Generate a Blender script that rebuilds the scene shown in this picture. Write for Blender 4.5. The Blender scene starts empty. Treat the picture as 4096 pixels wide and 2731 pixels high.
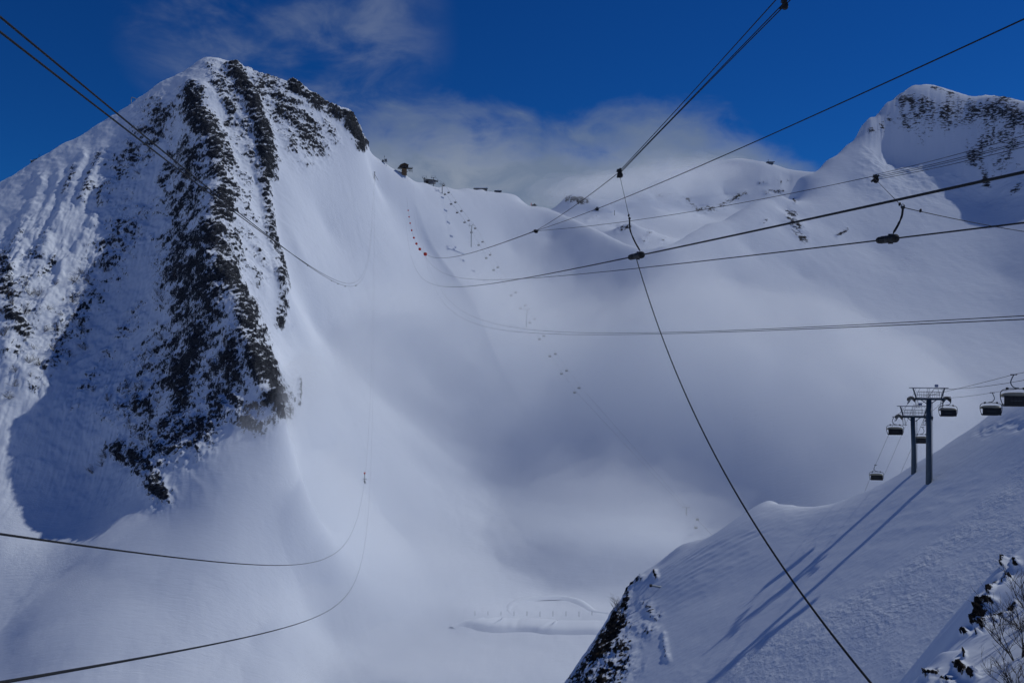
import bpy, bmesh, math, random
import numpy as np
from mathutils import Vector, Matrix

# ------------------------------------------------------------------ scene, camera, sky, sun
sc = bpy.context.scene
COL = sc.collection
F = 3547.0                                   # focal length in photograph pixels (about 60 degrees across)
cam_d = bpy.data.cameras.new('camera')
cam = bpy.data.objects.new('camera', cam_d)
COL.objects.link(cam)
cam.location = (0, 0, 0)
cam.rotation_euler = (math.radians(90), 0, 0)
cam_d.sensor_width = 36.0
cam_d.lens = 36.0 * F / 4096.0
cam_d.clip_start = 0.5
cam_d.clip_end = 60000
sc.camera = cam

SUN_AZ, SUN_EL = math.radians(69), math.radians(44)      # azimuth measured from +Y towards +X
TO_SUN = Vector((math.sin(SUN_AZ) * math.cos(SUN_EL), math.cos(SUN_AZ) * math.cos(SUN_EL), math.sin(SUN_EL)))
sun_d = bpy.data.lights.new('sun', 'SUN')
sun_d.energy = 3.6
sun_d.angle = math.radians(0.53)
sun_d.color = (0.98, 1.0, 0.975)
sun = bpy.data.objects.new('sun', sun_d)
COL.objects.link(sun)
sun.rotation_euler = TO_SUN.to_track_quat('Z', 'Y').to_euler()

def N(nt, t, **kw):
    n = nt.nodes.new(t)
    for k, v in kw.items():
        setattr(n, k, v)
    return n
def L(nt, a, b):
    nt.links.new(a, b)
def setv(n, **kw):
    for k, v in kw.items():
        n.inputs[k.replace('_', ' ')].default_value = v
def math_(nt, op, a, b=None, c=None, clamp=False):
    n = nt.nodes.new('ShaderNodeMath'); n.operation = op; n.use_clamp = clamp
    for i, v in enumerate((a, b, c)):
        if v is None: continue
        if isinstance(v, (int, float)): n.inputs[i].default_value = v
        else: nt.links.new(v, n.inputs[i])
    return n.outputs[0]
def vmath(nt, op, a, b=None):
    n = nt.nodes.new('ShaderNodeVectorMath'); n.operation = op
    for i, v in enumerate((a, b)):
        if v is None: continue
        if isinstance(v, (tuple, list)): n.inputs[i].default_value = v
        else: nt.links.new(v, n.inputs[i])
    return n.outputs['Value'] if op in ('LENGTH', 'DOT_PRODUCT') else n.outputs[0]
def smooth(nt, x, lo, hi, a=0.0, b=1.0):
    n = nt.nodes.new('ShaderNodeMapRange'); n.interpolation_type = 'SMOOTHSTEP'
    nt.links.new(x, n.inputs[0])
    for i, v in enumerate((lo, hi, a, b)): n.inputs[i + 1].default_value = v
    return n.outputs[0]
def noise(nt, vec, scale, detail=4.0, rough=0.55, dist=0.0):
    n = nt.nodes.new('ShaderNodeTexNoise')
    n.inputs['Scale'].default_value = scale; n.inputs['Detail'].default_value = detail
    n.inputs['Roughness'].default_value = rough; n.inputs['Distortion'].default_value = dist
    if vec is not None: nt.links.new(vec, n.inputs['Vector'])
    return n.outputs[0]
def mixc(nt, fac, a, b):
    n = nt.nodes.new('ShaderNodeMix'); n.data_type = 'RGBA'
    if isinstance(fac, (int, float)): n.inputs[0].default_value = fac
    else: nt.links.new(fac, n.inputs[0])
    for i, v in ((6, a), (7, b)):
        if isinstance(v, tuple): n.inputs[i].default_value = v
        else: nt.links.new(v, n.inputs[i])
    return n.outputs[2]

world = bpy.data.worlds.new('World')
sc.world = world
world.use_nodes = True
nt = world.node_tree
nt.nodes.clear()
sky = N(nt, 'ShaderNodeTexSky', sky_type='NISHITA')
sky.sun_disc = False
sky.sun_elevation = SUN_EL
sky.sun_rotation = SUN_AZ
sky.altitude = 2200
sky.air_density = 1.0
sky.dust_density = 0.0
sky.ozone_density = 2.5
hs = N(nt, 'ShaderNodeHueSaturation')
hs.inputs['Saturation'].default_value = 1.15
L(nt, sky.outputs[0], hs.inputs['Color'])
deep = N(nt, 'ShaderNodeMix'); deep.data_type = 'RGBA'; deep.blend_type = 'MULTIPLY'      # the deep polarised blue of thin mountain air
deep.inputs[0].default_value = 1.0
L(nt, hs.outputs[0], deep.inputs[6]); deep.inputs[7].default_value = (0.09, 0.52, 1.12, 1)
bg = N(nt, 'ShaderNodeBackground')
bg.inputs['Strength'].default_value = 0.08
# cloud in the sky: fractal noise on the direction, a low bank behind the far ridge and thin wisps above the left peak
tc = N(nt, 'ShaderNodeTexCoord')
dirv = vmath(nt, 'NORMALIZE', tc.outputs['Generated'])
sep = N(nt, 'ShaderNodeSeparateXYZ'); L(nt, dirv, sep.inputs[0])
EL = sep.outputs['Z']
st = vmath(nt, 'MULTIPLY', dirv, (1.0, 1.0, 1.9))
n_big = noise(nt, st, 5.0, 5.0, 0.55, 0.3)
n_fine = noise(nt, st, 13.0, 5.0, 0.6, 0.4)
def towards(px, py, lo, hi):
    v = at_dir(px, py)
    return smooth(nt, vmath(nt, 'DOT_PRODUCT', dirv, v), math.cos(math.radians(hi)), math.cos(math.radians(lo)))
def at_dir(px, py):
    v = Vector(((px - 2048.0) / F, 1.0, (1365.5 - py) / F)); v.normalize()
    return tuple(v)
# cloud tops swing up and down with the noise; the bank behind the pass stands higher
top = math_(nt, 'ADD', EL, math_(nt, 'MULTIPLY', math_(nt, 'SUBTRACT', n_big, 0.5), 0.13))
top = math_(nt, 'ADD', top, math_(nt, 'MULTIPLY', math_(nt, 'SUBTRACT', n_fine, 0.5), 0.11))
lift = math_(nt, 'MAXIMUM', towards(1750, 720, 4.0, 13.0), towards(2600, 760, 4.0, 14.0))
top = math_(nt, 'SUBTRACT', top, math_(nt, 'MULTIPLY', lift, 0.172))
bank = smooth(nt, top, 0.105, 0.015)
wisp = math_(nt, 'MULTIPLY', smooth(nt, math_(nt, 'ADD', math_(nt, 'MULTIPLY', n_big, 0.55), math_(nt, 'MULTIPLY', n_fine, 0.45)), 0.36, 0.62), math_(nt, 'MAXIMUM', towards(1250, 130, 0.5, 9.0), towards(900, 60, 0.5, 7.0)))
wisp = math_(nt, 'MULTIPLY', wisp, 0.42)
cover = math_(nt, 'MAXIMUM', math_(nt, 'MULTIPLY', bank, 0.97), wisp)
cloud_c = mixc(nt, smooth(nt, n_fine, 0.35, 0.68), (3.3, 4.4, 6.5, 1.0), (5.2, 6.2, 8.0, 1.0))
cl = mixc(nt, cover, deep.outputs[2], cloud_c)
L(nt, cl, bg.inputs['Color'])
wo = N(nt, 'ShaderNodeOutputWorld')
L(nt, bg.outputs[0], wo.inputs['Surface'])

vs = sc.view_settings
vs.view_transform = 'Standard'
vs.look = 'None'
vs.gamma = 1.0
vs.exposure = -0.80
vs.use_curve_mapping = False

sc.cycles.use_denoising = True
sc.cycles.max_bounces = 12
sc.cycles.diffuse_bounces = 3
sc.cycles.transparent_max_bounces = 12
sc.cycles.volume_bounces = 12
sc.cycles.volume_max_steps = 96
sc.cycles.caustics_reflective = False
sc.cycles.caustics_refractive = False
sc.cycles.use_adaptive_sampling = True
sc.cycles.adaptive_threshold = 0.02

# ------------------------------------------------------------------ helpers
def at(px, py, d):
    """photograph pixel at depth d (metres along +Y) -> world point"""
    return np.array(((px - 2048.0) / F * d, d, (1365.5 - py) / F * d))
def atv(px, py, d):
    return Vector(at(px, py, d))
def tag(o, label=None, cat=None, group=None, kind=None):
    if label: o['label'] = label
    if cat: o['category'] = cat
    if group: o['group'] = group
    if kind: o['kind'] = kind
    return o
def empty(name, loc=(0, 0, 0), rz=0.0):
    o = bpy.data.objects.new(name, None)
    COL.objects.link(o)
    o.location = loc; o.rotation_euler = (0, 0, rz)
    o.empty_display_size = 0.5
    return o
def copy_tree(o, parent=None):
    c = o.copy(); COL.objects.link(c); c.parent = parent
    for ch in list(o.children):
        copy_tree(ch, c)
    return c

class MB:
    """collects boxes, bars and tubes; build() links them as one mesh object"""
    def __init__(s): s.v = []; s.f = []
    def add(s, vs_, fs):
        n = len(s.v); s.v += [tuple(p) for p in vs_]; s.f += [tuple(i + n for i in f) for f in fs]
    def box(s, c, size, m=None):
        x, y, z = size[0] / 2, size[1] / 2, size[2] / 2
        vv = [Vector((sx * x, sy * y, sz * z)) for sx in (-1, 1) for sy in (-1, 1) for sz in (-1, 1)]
        if m is not None: vv = [m @ p for p in vv]
        c = Vector(c)
        s.add([p + c for p in vv], [(0, 1, 3, 2), (4, 6, 7, 5), (0, 4, 5, 1), (2, 3, 7, 6), (0, 2, 6, 4), (1, 5, 7, 3)])
        return s
    def tube(s, pts, r, seg=8, closed_ends=True):
        pts = [Vector(p) for p in pts]
        rs = r if isinstance(r, (list, tuple)) else [r] * len(pts)
        n0 = len(s.v)
        t0 = (pts[1] - pts[0]).normalized()
        up = Vector((0, 0, 1)) if abs(t0.z) < 0.9 else Vector((1, 0, 0))
        u = t0.cross(up).normalized()
        for i, p in enumerate(pts):
            a = pts[max(i - 1, 0)]; b = pts[min(i + 1, len(pts) - 1)]
            t = (b - a).normalized()
            u = (u - t * u.dot(t)).normalized()
            w = t.cross(u)
            for k in range(seg):
                an = 2 * math.pi * k / seg
                s.v.append(tuple(p + (u * math.cos(an) + w * math.sin(an)) * rs[i]))
        for i in range(len(pts) - 1):
            for k in range(seg):
                k2 = (k + 1) % seg
                s.f.append((n0 + i * seg + k, n0 + i * seg + k2, n0 + (i + 1) * seg + k2, n0 + (i + 1) * seg + k))
        if closed_ends:
            s.f.append(tuple(n0 + k for k in reversed(range(seg))))
            e = n0 + (len(pts) - 1) * seg
            s.f.append(tuple(e + k for k in range(seg)))
        return s
    def lathe(s, prof, c, axis=(0, 0, 1), seg=16):
        """profile of (radius, height) turned about axis through c"""
        ax = Vector(axis).normalized(); q = ax.to_track_quat('Z', 'Y')
        n0 = len(s.v); c = Vector(c)
        for r, h in prof:
            for k in range(seg):
                an = 2 * math.pi * k / seg
                s.v.append(tuple(c + q @ Vector((r * math.cos(an), r * math.sin(an), h))))
        for i in range(len(prof) - 1):
            for k in range(seg):
                k2 = (k + 1) % seg
                s.f.append((n0 + i * seg + k, n0 + i * seg + k2, n0 + (i + 1) * seg + k2, n0 + (i + 1) * seg + k))
        s.f.append(tuple(n0 + k for k in reversed(range(seg))))
        e = n0 + (len(prof) - 1) * seg
        s.f.append(tuple(e + k for k in range(seg)))
        return s
    def build(s, name, m, parent=None, sm=False):
        me = bpy.data.meshes.new(name)
        me.from_pydata(s.v, [], s.f)
        me.update()
        if sm:
            me.polygons.foreach_set('use_smooth', np.ones(len(me.polygons), dtype=bool))
        me.materials.append(m)
        o = bpy.data.objects.new(name, me)
        COL.objects.link(o)
        o.parent = parent
        return o
def catmull(pts, n=8):
    p = [Vector(q) for q in pts]
    p = [p[0] * 2 - p[1]] + p + [p[-1] * 2 - p[-2]]
    out = []
    for i in range(1, len(p) - 2):
        for k in range(n):
            t = k / n
            a, b, c, d = p[i - 1], p[i], p[i + 1], p[i + 2]
            out.append(0.5 * ((2 * b) + (c - a) * t + (2 * a - 5 * b + 4 * c - d) * t * t + (3 * b - a - 3 * c + d) * t ** 3))
    out.append(p[-2])
    return out

# ------------------------------------------------------------------ numpy noise
_rng = np.random.default_rng(7)
_perm = np.concatenate([_rng.permutation(256)] * 3).astype(np.int32)
_g3 = _rng.normal(size=(256, 3)); _g3 /= np.linalg.norm(_g3, axis=1)[:, None]
_g3 = _g3.astype(np.float32)
_gx, _gy, _gz = (np.ascontiguousarray(_g3[:, i]) for i in range(3))
def perlin3(x, y, z):
    x = np.asarray(x, np.float32); y = np.asarray(y, np.float32); z = np.asarray(z, np.float32)
    xi = np.floor(x).astype(np.int32); yi = np.floor(y).astype(np.int32); zi = np.floor(z).astype(np.int32)
    xf = (x - xi).astype(np.float32); yf = (y - yi).astype(np.float32); zf = (z - zi).astype(np.float32)
    xi &= 255; yi &= 255; zi &= 255
    u = xf ** 3 * (xf * (xf * 6 - 15) + 10); v = yf ** 3 * (yf * (yf * 6 - 15) + 10); w = zf ** 3 * (zf * (zf * 6 - 15) + 10)
    h1 = [np.take(_perm, xi), np.take(_perm, xi + 1)]
    h2 = [[np.take(_perm, h1[a] + yi), np.take(_perm, h1[a] + yi + 1)] for a in (0, 1)]
    def g(a, b, c):
        h = np.take(_perm, h2[a][b] + zi + c)
        return np.take(_gx, h) * (xf - a) + np.take(_gy, h) * (yf - b) + np.take(_gz, h) * (zf - c)
    x00 = g(0, 0, 0) * (1 - u) + g(1, 0, 0) * u
    x10 = g(0, 1, 0) * (1 - u) + g(1, 1, 0) * u
    x01 = g(0, 0, 1) * (1 - u) + g(1, 0, 1) * u
    x11 = g(0, 1, 1) * (1 - u) + g(1, 1, 1) * u
    return ((x00 * (1 - v) + x10 * v) * (1 - w) + (x01 * (1 - v) + x11 * v) * w) * 1.5
def fbm(x, y, z, wl, octv=4, gain=0.5, ridged=False):
    s = np.zeros_like(x, dtype=np.float32); a = 1.0; k = 1.0 / wl; tot = 0
    for i in range(octv):
        n = perlin3(x * k + 11.3 * i, y * k + 5.1 * i, z * k + 3.7 * i)
        if ridged: n = 1 - 2 * np.abs(n)
        s += a * n; tot += a
        a *= gain; k *= 2.03
    return s / tot
def sstep(x, lo, hi):
    t = np.clip((x - lo) / (hi - lo), 0, 1)
    return t * t * (3 - 2 * t)

class RBF:
    """height field through scattered points (multiquadric kernel + plane)"""
    def __init__(s, pts, c=7.0, lam=0.5):
        p = np.array(pts, float)
        s.p = p[:, :2]; s.c2 = c * c
        n = len(p)
        A = np.zeros((n + 3, n + 3))
        d2 = ((s.p[:, None] - s.p[None]) ** 2).sum(2)
        A[:n, :n] = -np.sqrt(d2 + s.c2) - lam * np.eye(n)
        P = np.c_[np.ones(n), s.p / 1000]
        A[:n, n:] = P; A[n:, :n] = P.T
        s.w = np.linalg.solve(A, np.r_[p[:, 2], 0, 0, 0])
    def __call__(s, x, y):
        shp = x.shape
        x = x.ravel(); y = y.ravel(); out = np.empty(len(x))
        n = len(s.p); B = 20000
        px = s.p[:, 0].astype(np.float32); py = s.p[:, 1].astype(np.float32); w = s.w[:n].astype(np.float32)
        for i in range(0, len(x), B):
            xs = x[i:i + B].astype(np.float32); ys = y[i:i + B].astype(np.float32)
            r = np.sqrt((xs[:, None] - px) ** 2 + (ys[:, None] - py) ** 2 + np.float32(s.c2))
            out[i:i + B] = -(r @ w) + s.w[n] + s.w[n + 1] * xs / 1000 + s.w[n + 2] * ys / 1000
        return out.reshape(shp)

def seg_dist(px, py, poly):
    """distance in the plane from points to a polyline, and the parameter along it"""
    best = np.full(px.shape, 1e9); par = np.zeros(px.shape)
    for i in range(len(poly) - 1):
        ax, ay = poly[i][:2]; bx, by = poly[i + 1][:2]
        dx, dy = bx - ax, by - ay
        t = np.clip(((px - ax) * dx + (py - ay) * dy) / (dx * dx + dy * dy + 1e-9), 0, 1)
        d = np.hypot(px - ax - t * dx, py - ay - t * dy)
        m = d < best
        best[m] = d[m]; par[m] = i + t[m]
    return best, par
def grid_mesh(name, X, Y, Z, mat, attrs=None, kind='structure', label=None, cat=None):
    nr, nc = X.shape
    co = np.stack([X, Y, Z], -1).reshape(-1, 3).astype(np.float32)
    idx = np.arange(nr * nc, dtype=np.int32).reshape(nr, nc)
    q = np.stack([idx[:-1, :-1], idx[:-1, 1:], idx[1:, 1:], idx[1:, :-1]], -1).reshape(-1, 4)
    me = bpy.data.meshes.new(name)
    me.vertices.add(len(co)); me.vertices.foreach_set('co', co.ravel())
    me.loops.add(q.size); me.loops.foreach_set('vertex_index', q.ravel())
    me.polygons.add(len(q))
    me.polygons.foreach_set('loop_start', np.arange(0, q.size, 4, dtype=np.int32))
    me.polygons.foreach_set('use_smooth', np.ones(len(q), dtype=bool))
    me.update(calc_edges=True)
    for k, v in (attrs or {}).items():
        a = me.attributes.new(k, 'FLOAT', 'POINT')
        a.data.foreach_set('value', v.astype(np.float32).ravel())
    me.materials.append(mat)
    o = bpy.data.objects.new(name, me)
    COL.objects.link(o)
    tag(o, label, cat, None, kind)
    return o
def grid_normals(X, Y, Z):
    gu = np.stack([np.gradient(A, axis=1) for A in (X, Y, Z)], -1)
    gv = np.stack([np.gradient(A, axis=0) for A in (X, Y, Z)], -1)
    n = np.cross(gu, gv)
    n /= np.linalg.norm(n, axis=-1)[..., None] + 1e-12
    n[n[..., 2] < 0] *= -1
    return n
# ------------------------------------------------------------------ terrain materials
def terrain_mat(name, rock_scale=1.0, snow=(0.73, 0.77, 0.84, 1), snow_bump=0.25, fine=1.0, rock_a=(0.014, 0.013, 0.013, 1), rock_b=(0.075, 0.062, 0.05, 1)):
    """snow with rock where the mesh's own rock attribute says so; grain and fine relief only"""
    m = bpy.data.materials.new(name); m.use_nodes = True
    nt = m.node_tree; nt.nodes.clear()
    P = N(nt, 'ShaderNodeNewGeometry').outputs['Position']
    at_r = N(nt, 'ShaderNodeAttribute', attribute_name='rock').outputs['Fac']
    at_d = N(nt, 'ShaderNodeAttribute', attribute_name='debris').outputs['Fac']
    mp = N(nt, 'ShaderNodeMapping')
    mp.inputs['Rotation'].default_value = (math.radians(15), math.radians(30), 0)
    mp.inputs['Scale'].default_value = (0.55, 0.8, 1.5)
    L(nt, P, mp.inputs['Vector'])
    r2 = noise(nt, mp.outputs[0], 0.42 * rock_scale, 4.0, 0.68)
    v = math_(nt, 'ADD', at_r, math_(nt, 'MULTIPLY', math_(nt, 'SUBTRACT', r2, 0.5), 1.5))
    rf = smooth(nt, v, 0.42, 0.60)
    rcol = mixc(nt, smooth(nt, r2, 0.36, 0.66), rock_a, rock_b)
    mp2 = N(nt, 'ShaderNodeMapping')
    mp2.inputs['Rotation'].default_value = (0, 0, math.radians(28))
    mp2.inputs['Scale'].default_value = (0.2, 1.0, 0.6)
    L(nt, P, mp2.inputs['Vector'])
    s2 = noise(nt, mp2.outputs[0], 0.5 * fine, 3.0, 0.65, 0.4)
    h = math_(nt, 'MULTIPLY', s2, snow_bump)
    h = math_(nt, 'ADD', h, math_(nt, 'MULTIPLY', r2, math_(nt, 'ADD', math_(nt, 'MULTIPLY', at_d, 1.2), math_(nt, 'MULTIPLY', rf, 0.9))))
    bp = N(nt, 'ShaderNodeBump')
    bp.inputs['Strength'].default_value = 0.8
    bp.inputs['Distance'].default_value = 0.9 / fine
    L(nt, h, bp.inputs['Height'])
    bs = N(nt, 'ShaderNodeBsdfDiffuse'); bs.inputs['Roughness'].default_value = 0.3
    L(nt, mixc(nt, rf, snow, rcol), bs.inputs['Color']); L(nt, bp.outputs[0], bs.inputs['Normal'])
    out = N(nt, 'ShaderNodeOutputMaterial')
    L(nt, bs.outputs[0], out.inputs['Surface'])
    return m
def crag_up(X, Y, Z, rock, step, amp, wl, wl2, thr=0.0, dip=-0.55, nzk=0.95):
    """break the rocky parts of a height field into ledges along the dipping beds; returns the moved points and where bare rock shows"""
    zero = np.zeros_like(X)
    n = grid_normals(X, Y, Z)
    s_ = (Z * 0.9 + dip * X) + step * 1.3 * fbm(X, Y, Z, step * 5.0, 3)
    saw = s_ / step - np.floor(s_ / step)
    big = fbm(X, Y, Z * 1.2, wl, 4, 0.55, ridged=True)
    small = fbm(X, Y, Z * 1.3, wl2, 3, 0.6)
    a = np.clip(rock * 1.3, 0, 1) * (amp * (0.9 * (big - 0.2) + 0.55 * saw * (0.6 + small)) + amp * 0.35 * small)
    X2, Y2, Z2 = X + n[..., 0] * a, Y + n[..., 1] * a, Z + n[..., 2] * a
    nz = grid_normals(X2, Y2, Z2)[..., 2]
    mid = fbm(X, Y, Z, wl2 * 2.4, 4, 0.6)
    tiny = fbm(X * 1.2, Y, Z * 1.5 + 0.5 * X, wl2 * 0.55, 3, 0.65)
    v = rock * 1.1 - nzk * (nz - 0.5) + 0.42 * mid + 0.75 * tiny + 0.3 * small + thr
    mask = np.clip((v - 0.12) / 1.05, 0, 1) * sstep(rock + 0.15 * mid, 0.04, 0.26)
    return X2, Y2, Z2, mask
M_MTN = terrain_mat('snow_and_rock', rock_scale=2.7, snow_bump=0.34, rock_a=(0.009, 0.010, 0.013, 1), rock_b=(0.074, 0.080, 0.092, 1))
M_MTN_R = terrain_mat('right_peak_snow_and_rock', rock_scale=0.75, fine=0.8, snow_bump=0.30, rock_a=(0.012, 0.012, 0.013, 1), rock_b=(0.085, 0.082, 0.08, 1))
M_BOWL = terrain_mat('piste_snow', snow_bump=0.22)
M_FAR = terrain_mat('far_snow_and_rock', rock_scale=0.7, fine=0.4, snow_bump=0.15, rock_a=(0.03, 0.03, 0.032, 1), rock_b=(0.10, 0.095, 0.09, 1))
M_NEAR = terrain_mat('near_snow_and_rock', rock_scale=3.4, fine=2.6, snow_bump=0.30, rock_a=(0.010, 0.009, 0.009, 1), rock_b=(0.05, 0.042, 0.034, 1))
M_CRAG = terrain_mat('crag_snow_and_rock', rock_scale=7.0, fine=6.0, snow_bump=0.2, rock_a=(0.008, 0.007, 0.007, 1), rock_b=(0.04, 0.034, 0.028, 1))

# ------------------------------------------------------------------ the main terrain: left peak, bowl and right peak
ridge_left = [(-900, 1250, 850), (-400, 985, 860), (-200, 865, 865), (0, 745, 870), (140, 660, 875), (220, 605, 878), (300, 562, 880), (420, 486, 885), (525, 425, 890), (640, 340, 895), (730, 288, 900),
              (820, 241, 905), (870, 239, 905), (960, 268, 905), (1060, 312, 910), (1150, 341, 915), (1205, 350, 918), (1270, 405, 926), (1390, 458, 940), (1440, 522, 955), (1475, 607, 965),
              (1540, 657, 985), (1617, 698, 1000), (1700, 733, 1030), (1770, 750, 1060), (1850, 757, 1090), (1920, 768, 1110), (2010, 776, 1130), (2065, 785, 1130), (2105, 822, 1118),
              (2190, 840, 1120), (2300, 882, 1080), (2420, 938, 1030), (2500, 975, 995), (2600, 1010, 965)]
ridge_right = [(2662, 995, 960), (2740, 950, 1000), (2813, 908, 1030), (2876, 893, 1050), (3014, 814, 1100), (3104, 780, 1130)]
ridge_peak = [(3193, 721, 1210), (3300, 652, 1235), (3372, 595, 1255), (3435, 532, 1268), (3463, 480, 1275), (3544, 422, 1290), (3595, 382, 1300), (3647, 347, 1305), (3687, 344, 1308), (3727, 353, 1310),
              (3796, 364, 1296), (3860, 384, 1284), (3928, 394, 1268), (3945, 382, 1256), (4014, 384, 1240), (4096, 404, 1222), (4300, 330, 1185), (4700, 300, 1120)]
spur = [(840, 275, 885), (800, 330, 865), (766, 380, 848), (765, 482, 820), (830, 520, 806), (847, 584, 790), (850, 686, 760), (865, 788, 732), (842, 864, 710), (820, 950, 686), (816, 1052, 660), (893, 1144, 642),
        (929, 1230, 627), (959, 1317, 613), (985, 1409, 601), (1036, 1460, 595), (1041, 1511, 590), (1095, 1590, 584), (1122, 1640, 580)]
face_left = [(700, 560, 830), (690, 700, 800), (700, 860, 768), (680, 1000, 738), (560, 1020, 745), (540, 820, 788), (600, 640, 830), (480, 1200, 718), (640, 1200, 702), (780, 1180, 668), (520, 1450, 672), (700, 1420, 648), (860, 1400, 615), (900, 1550, 594),
             (780, 1650, 590), (950, 1720, 570), (1010, 1660, 577), (650, 1800, 574), (450, 1700, 622), (640, 2010, 543), (800, 1900, 552), (520, 1900, 588), (300, 1500, 660), (350, 1880, 604), (380, 2040, 572), (300, 900, 766), (100, 1200, 692), (100, 1500, 640),
             (-100, 1300, 670), (100, 1900, 594), (200, 2140, 556), (0, 2200, 540), (450, 2250, 512), (0, 2600, 480), (700, 2600, 470), (-300, 1800, 600), (-300, 2600, 490), (-700, 1900, 600), (900, 2300, 512), (150, 800, 802), (-150, 1000, 768)]
couloir = [(900, 500, 838), (940, 600, 812), (930, 700, 780), (985, 800, 764), (960, 950, 716), (1000, 1050, 700), (1060, 1150, 692), (1040, 1280, 668), (1120, 1420, 662), (1180, 1330, 706), (1180, 1580, 640), (1240, 1700, 640),
           (944, 298, 892), (1020, 436, 864), (1071, 584, 836), (1097, 660, 820), (1062, 780, 790), (1066, 890, 766), (1082, 950, 752), (1138, 1154, 714), (1112, 1307, 690), (1040, 330, 896), (1090, 480, 872), (1148, 405, 896), (1194, 610, 858),
           (1250, 520, 898), (1290, 640, 885), (1350, 560, 915)]
slope = [(1300, 900, 842), (1250, 1300, 748), (1480, 1140, 836), (1400, 1500, 735), (1200, 2000, 600), (1500, 800, 925), (1498, 715, 958), (1700, 1000, 955), (1700, 1200, 886), (1850, 950, 1000), (1900, 1165, 925), (1960, 1300, 900),
         (1700, 1500, 812), (1600, 1900, 670), (1500, 2300, 588), (1300, 2500, 535), (1300, 2731, 480), (1150, 750, 815), (1200, 1000, 772)]
bowl = [(2000, 2000, 700), (2000, 1700, 788), (2000, 1500, 855), (2100, 1260, 932), (2050, 1000, 1030), (2200, 950, 1052), (2300, 1100, 985), (2200, 1400, 888), (2400, 1200, 942), (2500, 1500, 845), (2500, 1800, 762), (2600, 1250, 900),
        (2300, 2200, 640), (1900, 2300, 603), (2200, 2400, 583), (2430, 2400, 583), (1900, 2460, 545), (2430, 2460, 545), (1900, 2731, 442), (2400, 2731, 442), (2800, 1300, 885), (2750, 2100, 680), (1600, 2731, 445), (2900, 2731, 442)]
right = [(3640, 560, 1250), (3500, 545, 1252), (3760, 600, 1226), (3560, 650, 1238), (3900, 520, 1230), (4050, 600, 1178), (3800, 850, 1128), (3950, 800, 1150), (4090, 750, 1130), (3400, 750, 1176), (3300, 900, 1090), (3200, 1100, 985), (3500, 1000, 1062),
         (3700, 1050, 1034), (3600, 1200, 962), (3300, 1300, 872), (3000, 1000, 1000), (2950, 1150, 935), (3000, 1400, 822), (3300, 1500, 792), (3700, 1500, 822), (4000, 1100, 1015), (4000, 1400, 884), (4300, 1000, 1000), (4300, 1400, 884),
         (3000, 1700, 745), (3500, 1800, 692), (4200, 1800, 702), (3000, 2100, 665), (3500, 2300, 562), (4200, 2300, 562), (3153, 855, 1098), (3205, 900, 1070), (3234, 958, 1050), (3120, 900, 1060), (3290, 800, 1140), (4500, 700, 1090)]
def densify(line, step=40):
    out = []
    for a_, b_ in zip(line[:-1], line[1:]):
        n_ = max(1, int(round(abs(b_[0] - a_[0]) / step)))
        out += [tuple(a_[i] + (b_[i] - a_[i]) * k / n_ for i in range(3)) for k in range(n_)]
    return out + [line[-1]]
ridge_left = ridge_left[:-7] + densify(ridge_left[-7:], 28)
ridge_right = densify(ridge_right, 28)
pts = [at(*q) for q in spur + face_left + couloir + slope + bowl + right]
for rr, dd, drop in ((ridge_left, 60, 38), (ridge_right, 55, 30), (ridge_peak, 60, 60)):
    for q in rr:
        p = at(*q); pts.append(p)
        h = np.array((p[0], p[1])) / np.hypot(p[0], p[1])
        pts.append(np.array((p[0] + h[0] * dd, p[1] + h[1] * dd, p[2] - drop)))
        pts.append(np.array((p[0] + h[0] * dd * 4, p[1] + h[1] * dd * 4, p[2] - drop * 3.4)))
H_MAIN = RBF(pts, c=5.0, lam=0.2)

def polar(az0, az1, nc, radii):
    a = np.radians(np.linspace(az0, az1, nc))
    A, R = np.meshgrid(a, np.asarray(radii))
    return np.sin(A) * R, np.cos(A) * R
def radii_steps(spec):
    out = []
    for r0, r1, st_ in spec:
        out += list(np.arange(r0, r1, st_))
    out.append(spec[-1][1])
    return out
def strokes(PX, PY, lst):
    s = np.zeros(PX.shape)
    for poly, w, st_ in lst:
        d, _ = seg_dist(PX, PY, poly)
        s = np.maximum(s, st_ * np.exp(-(d / w) ** 2))
    return s
def proj(X, Y, Z):
    return 2048 + F * X / Y, 1365.5 - F * Z / Y

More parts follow.
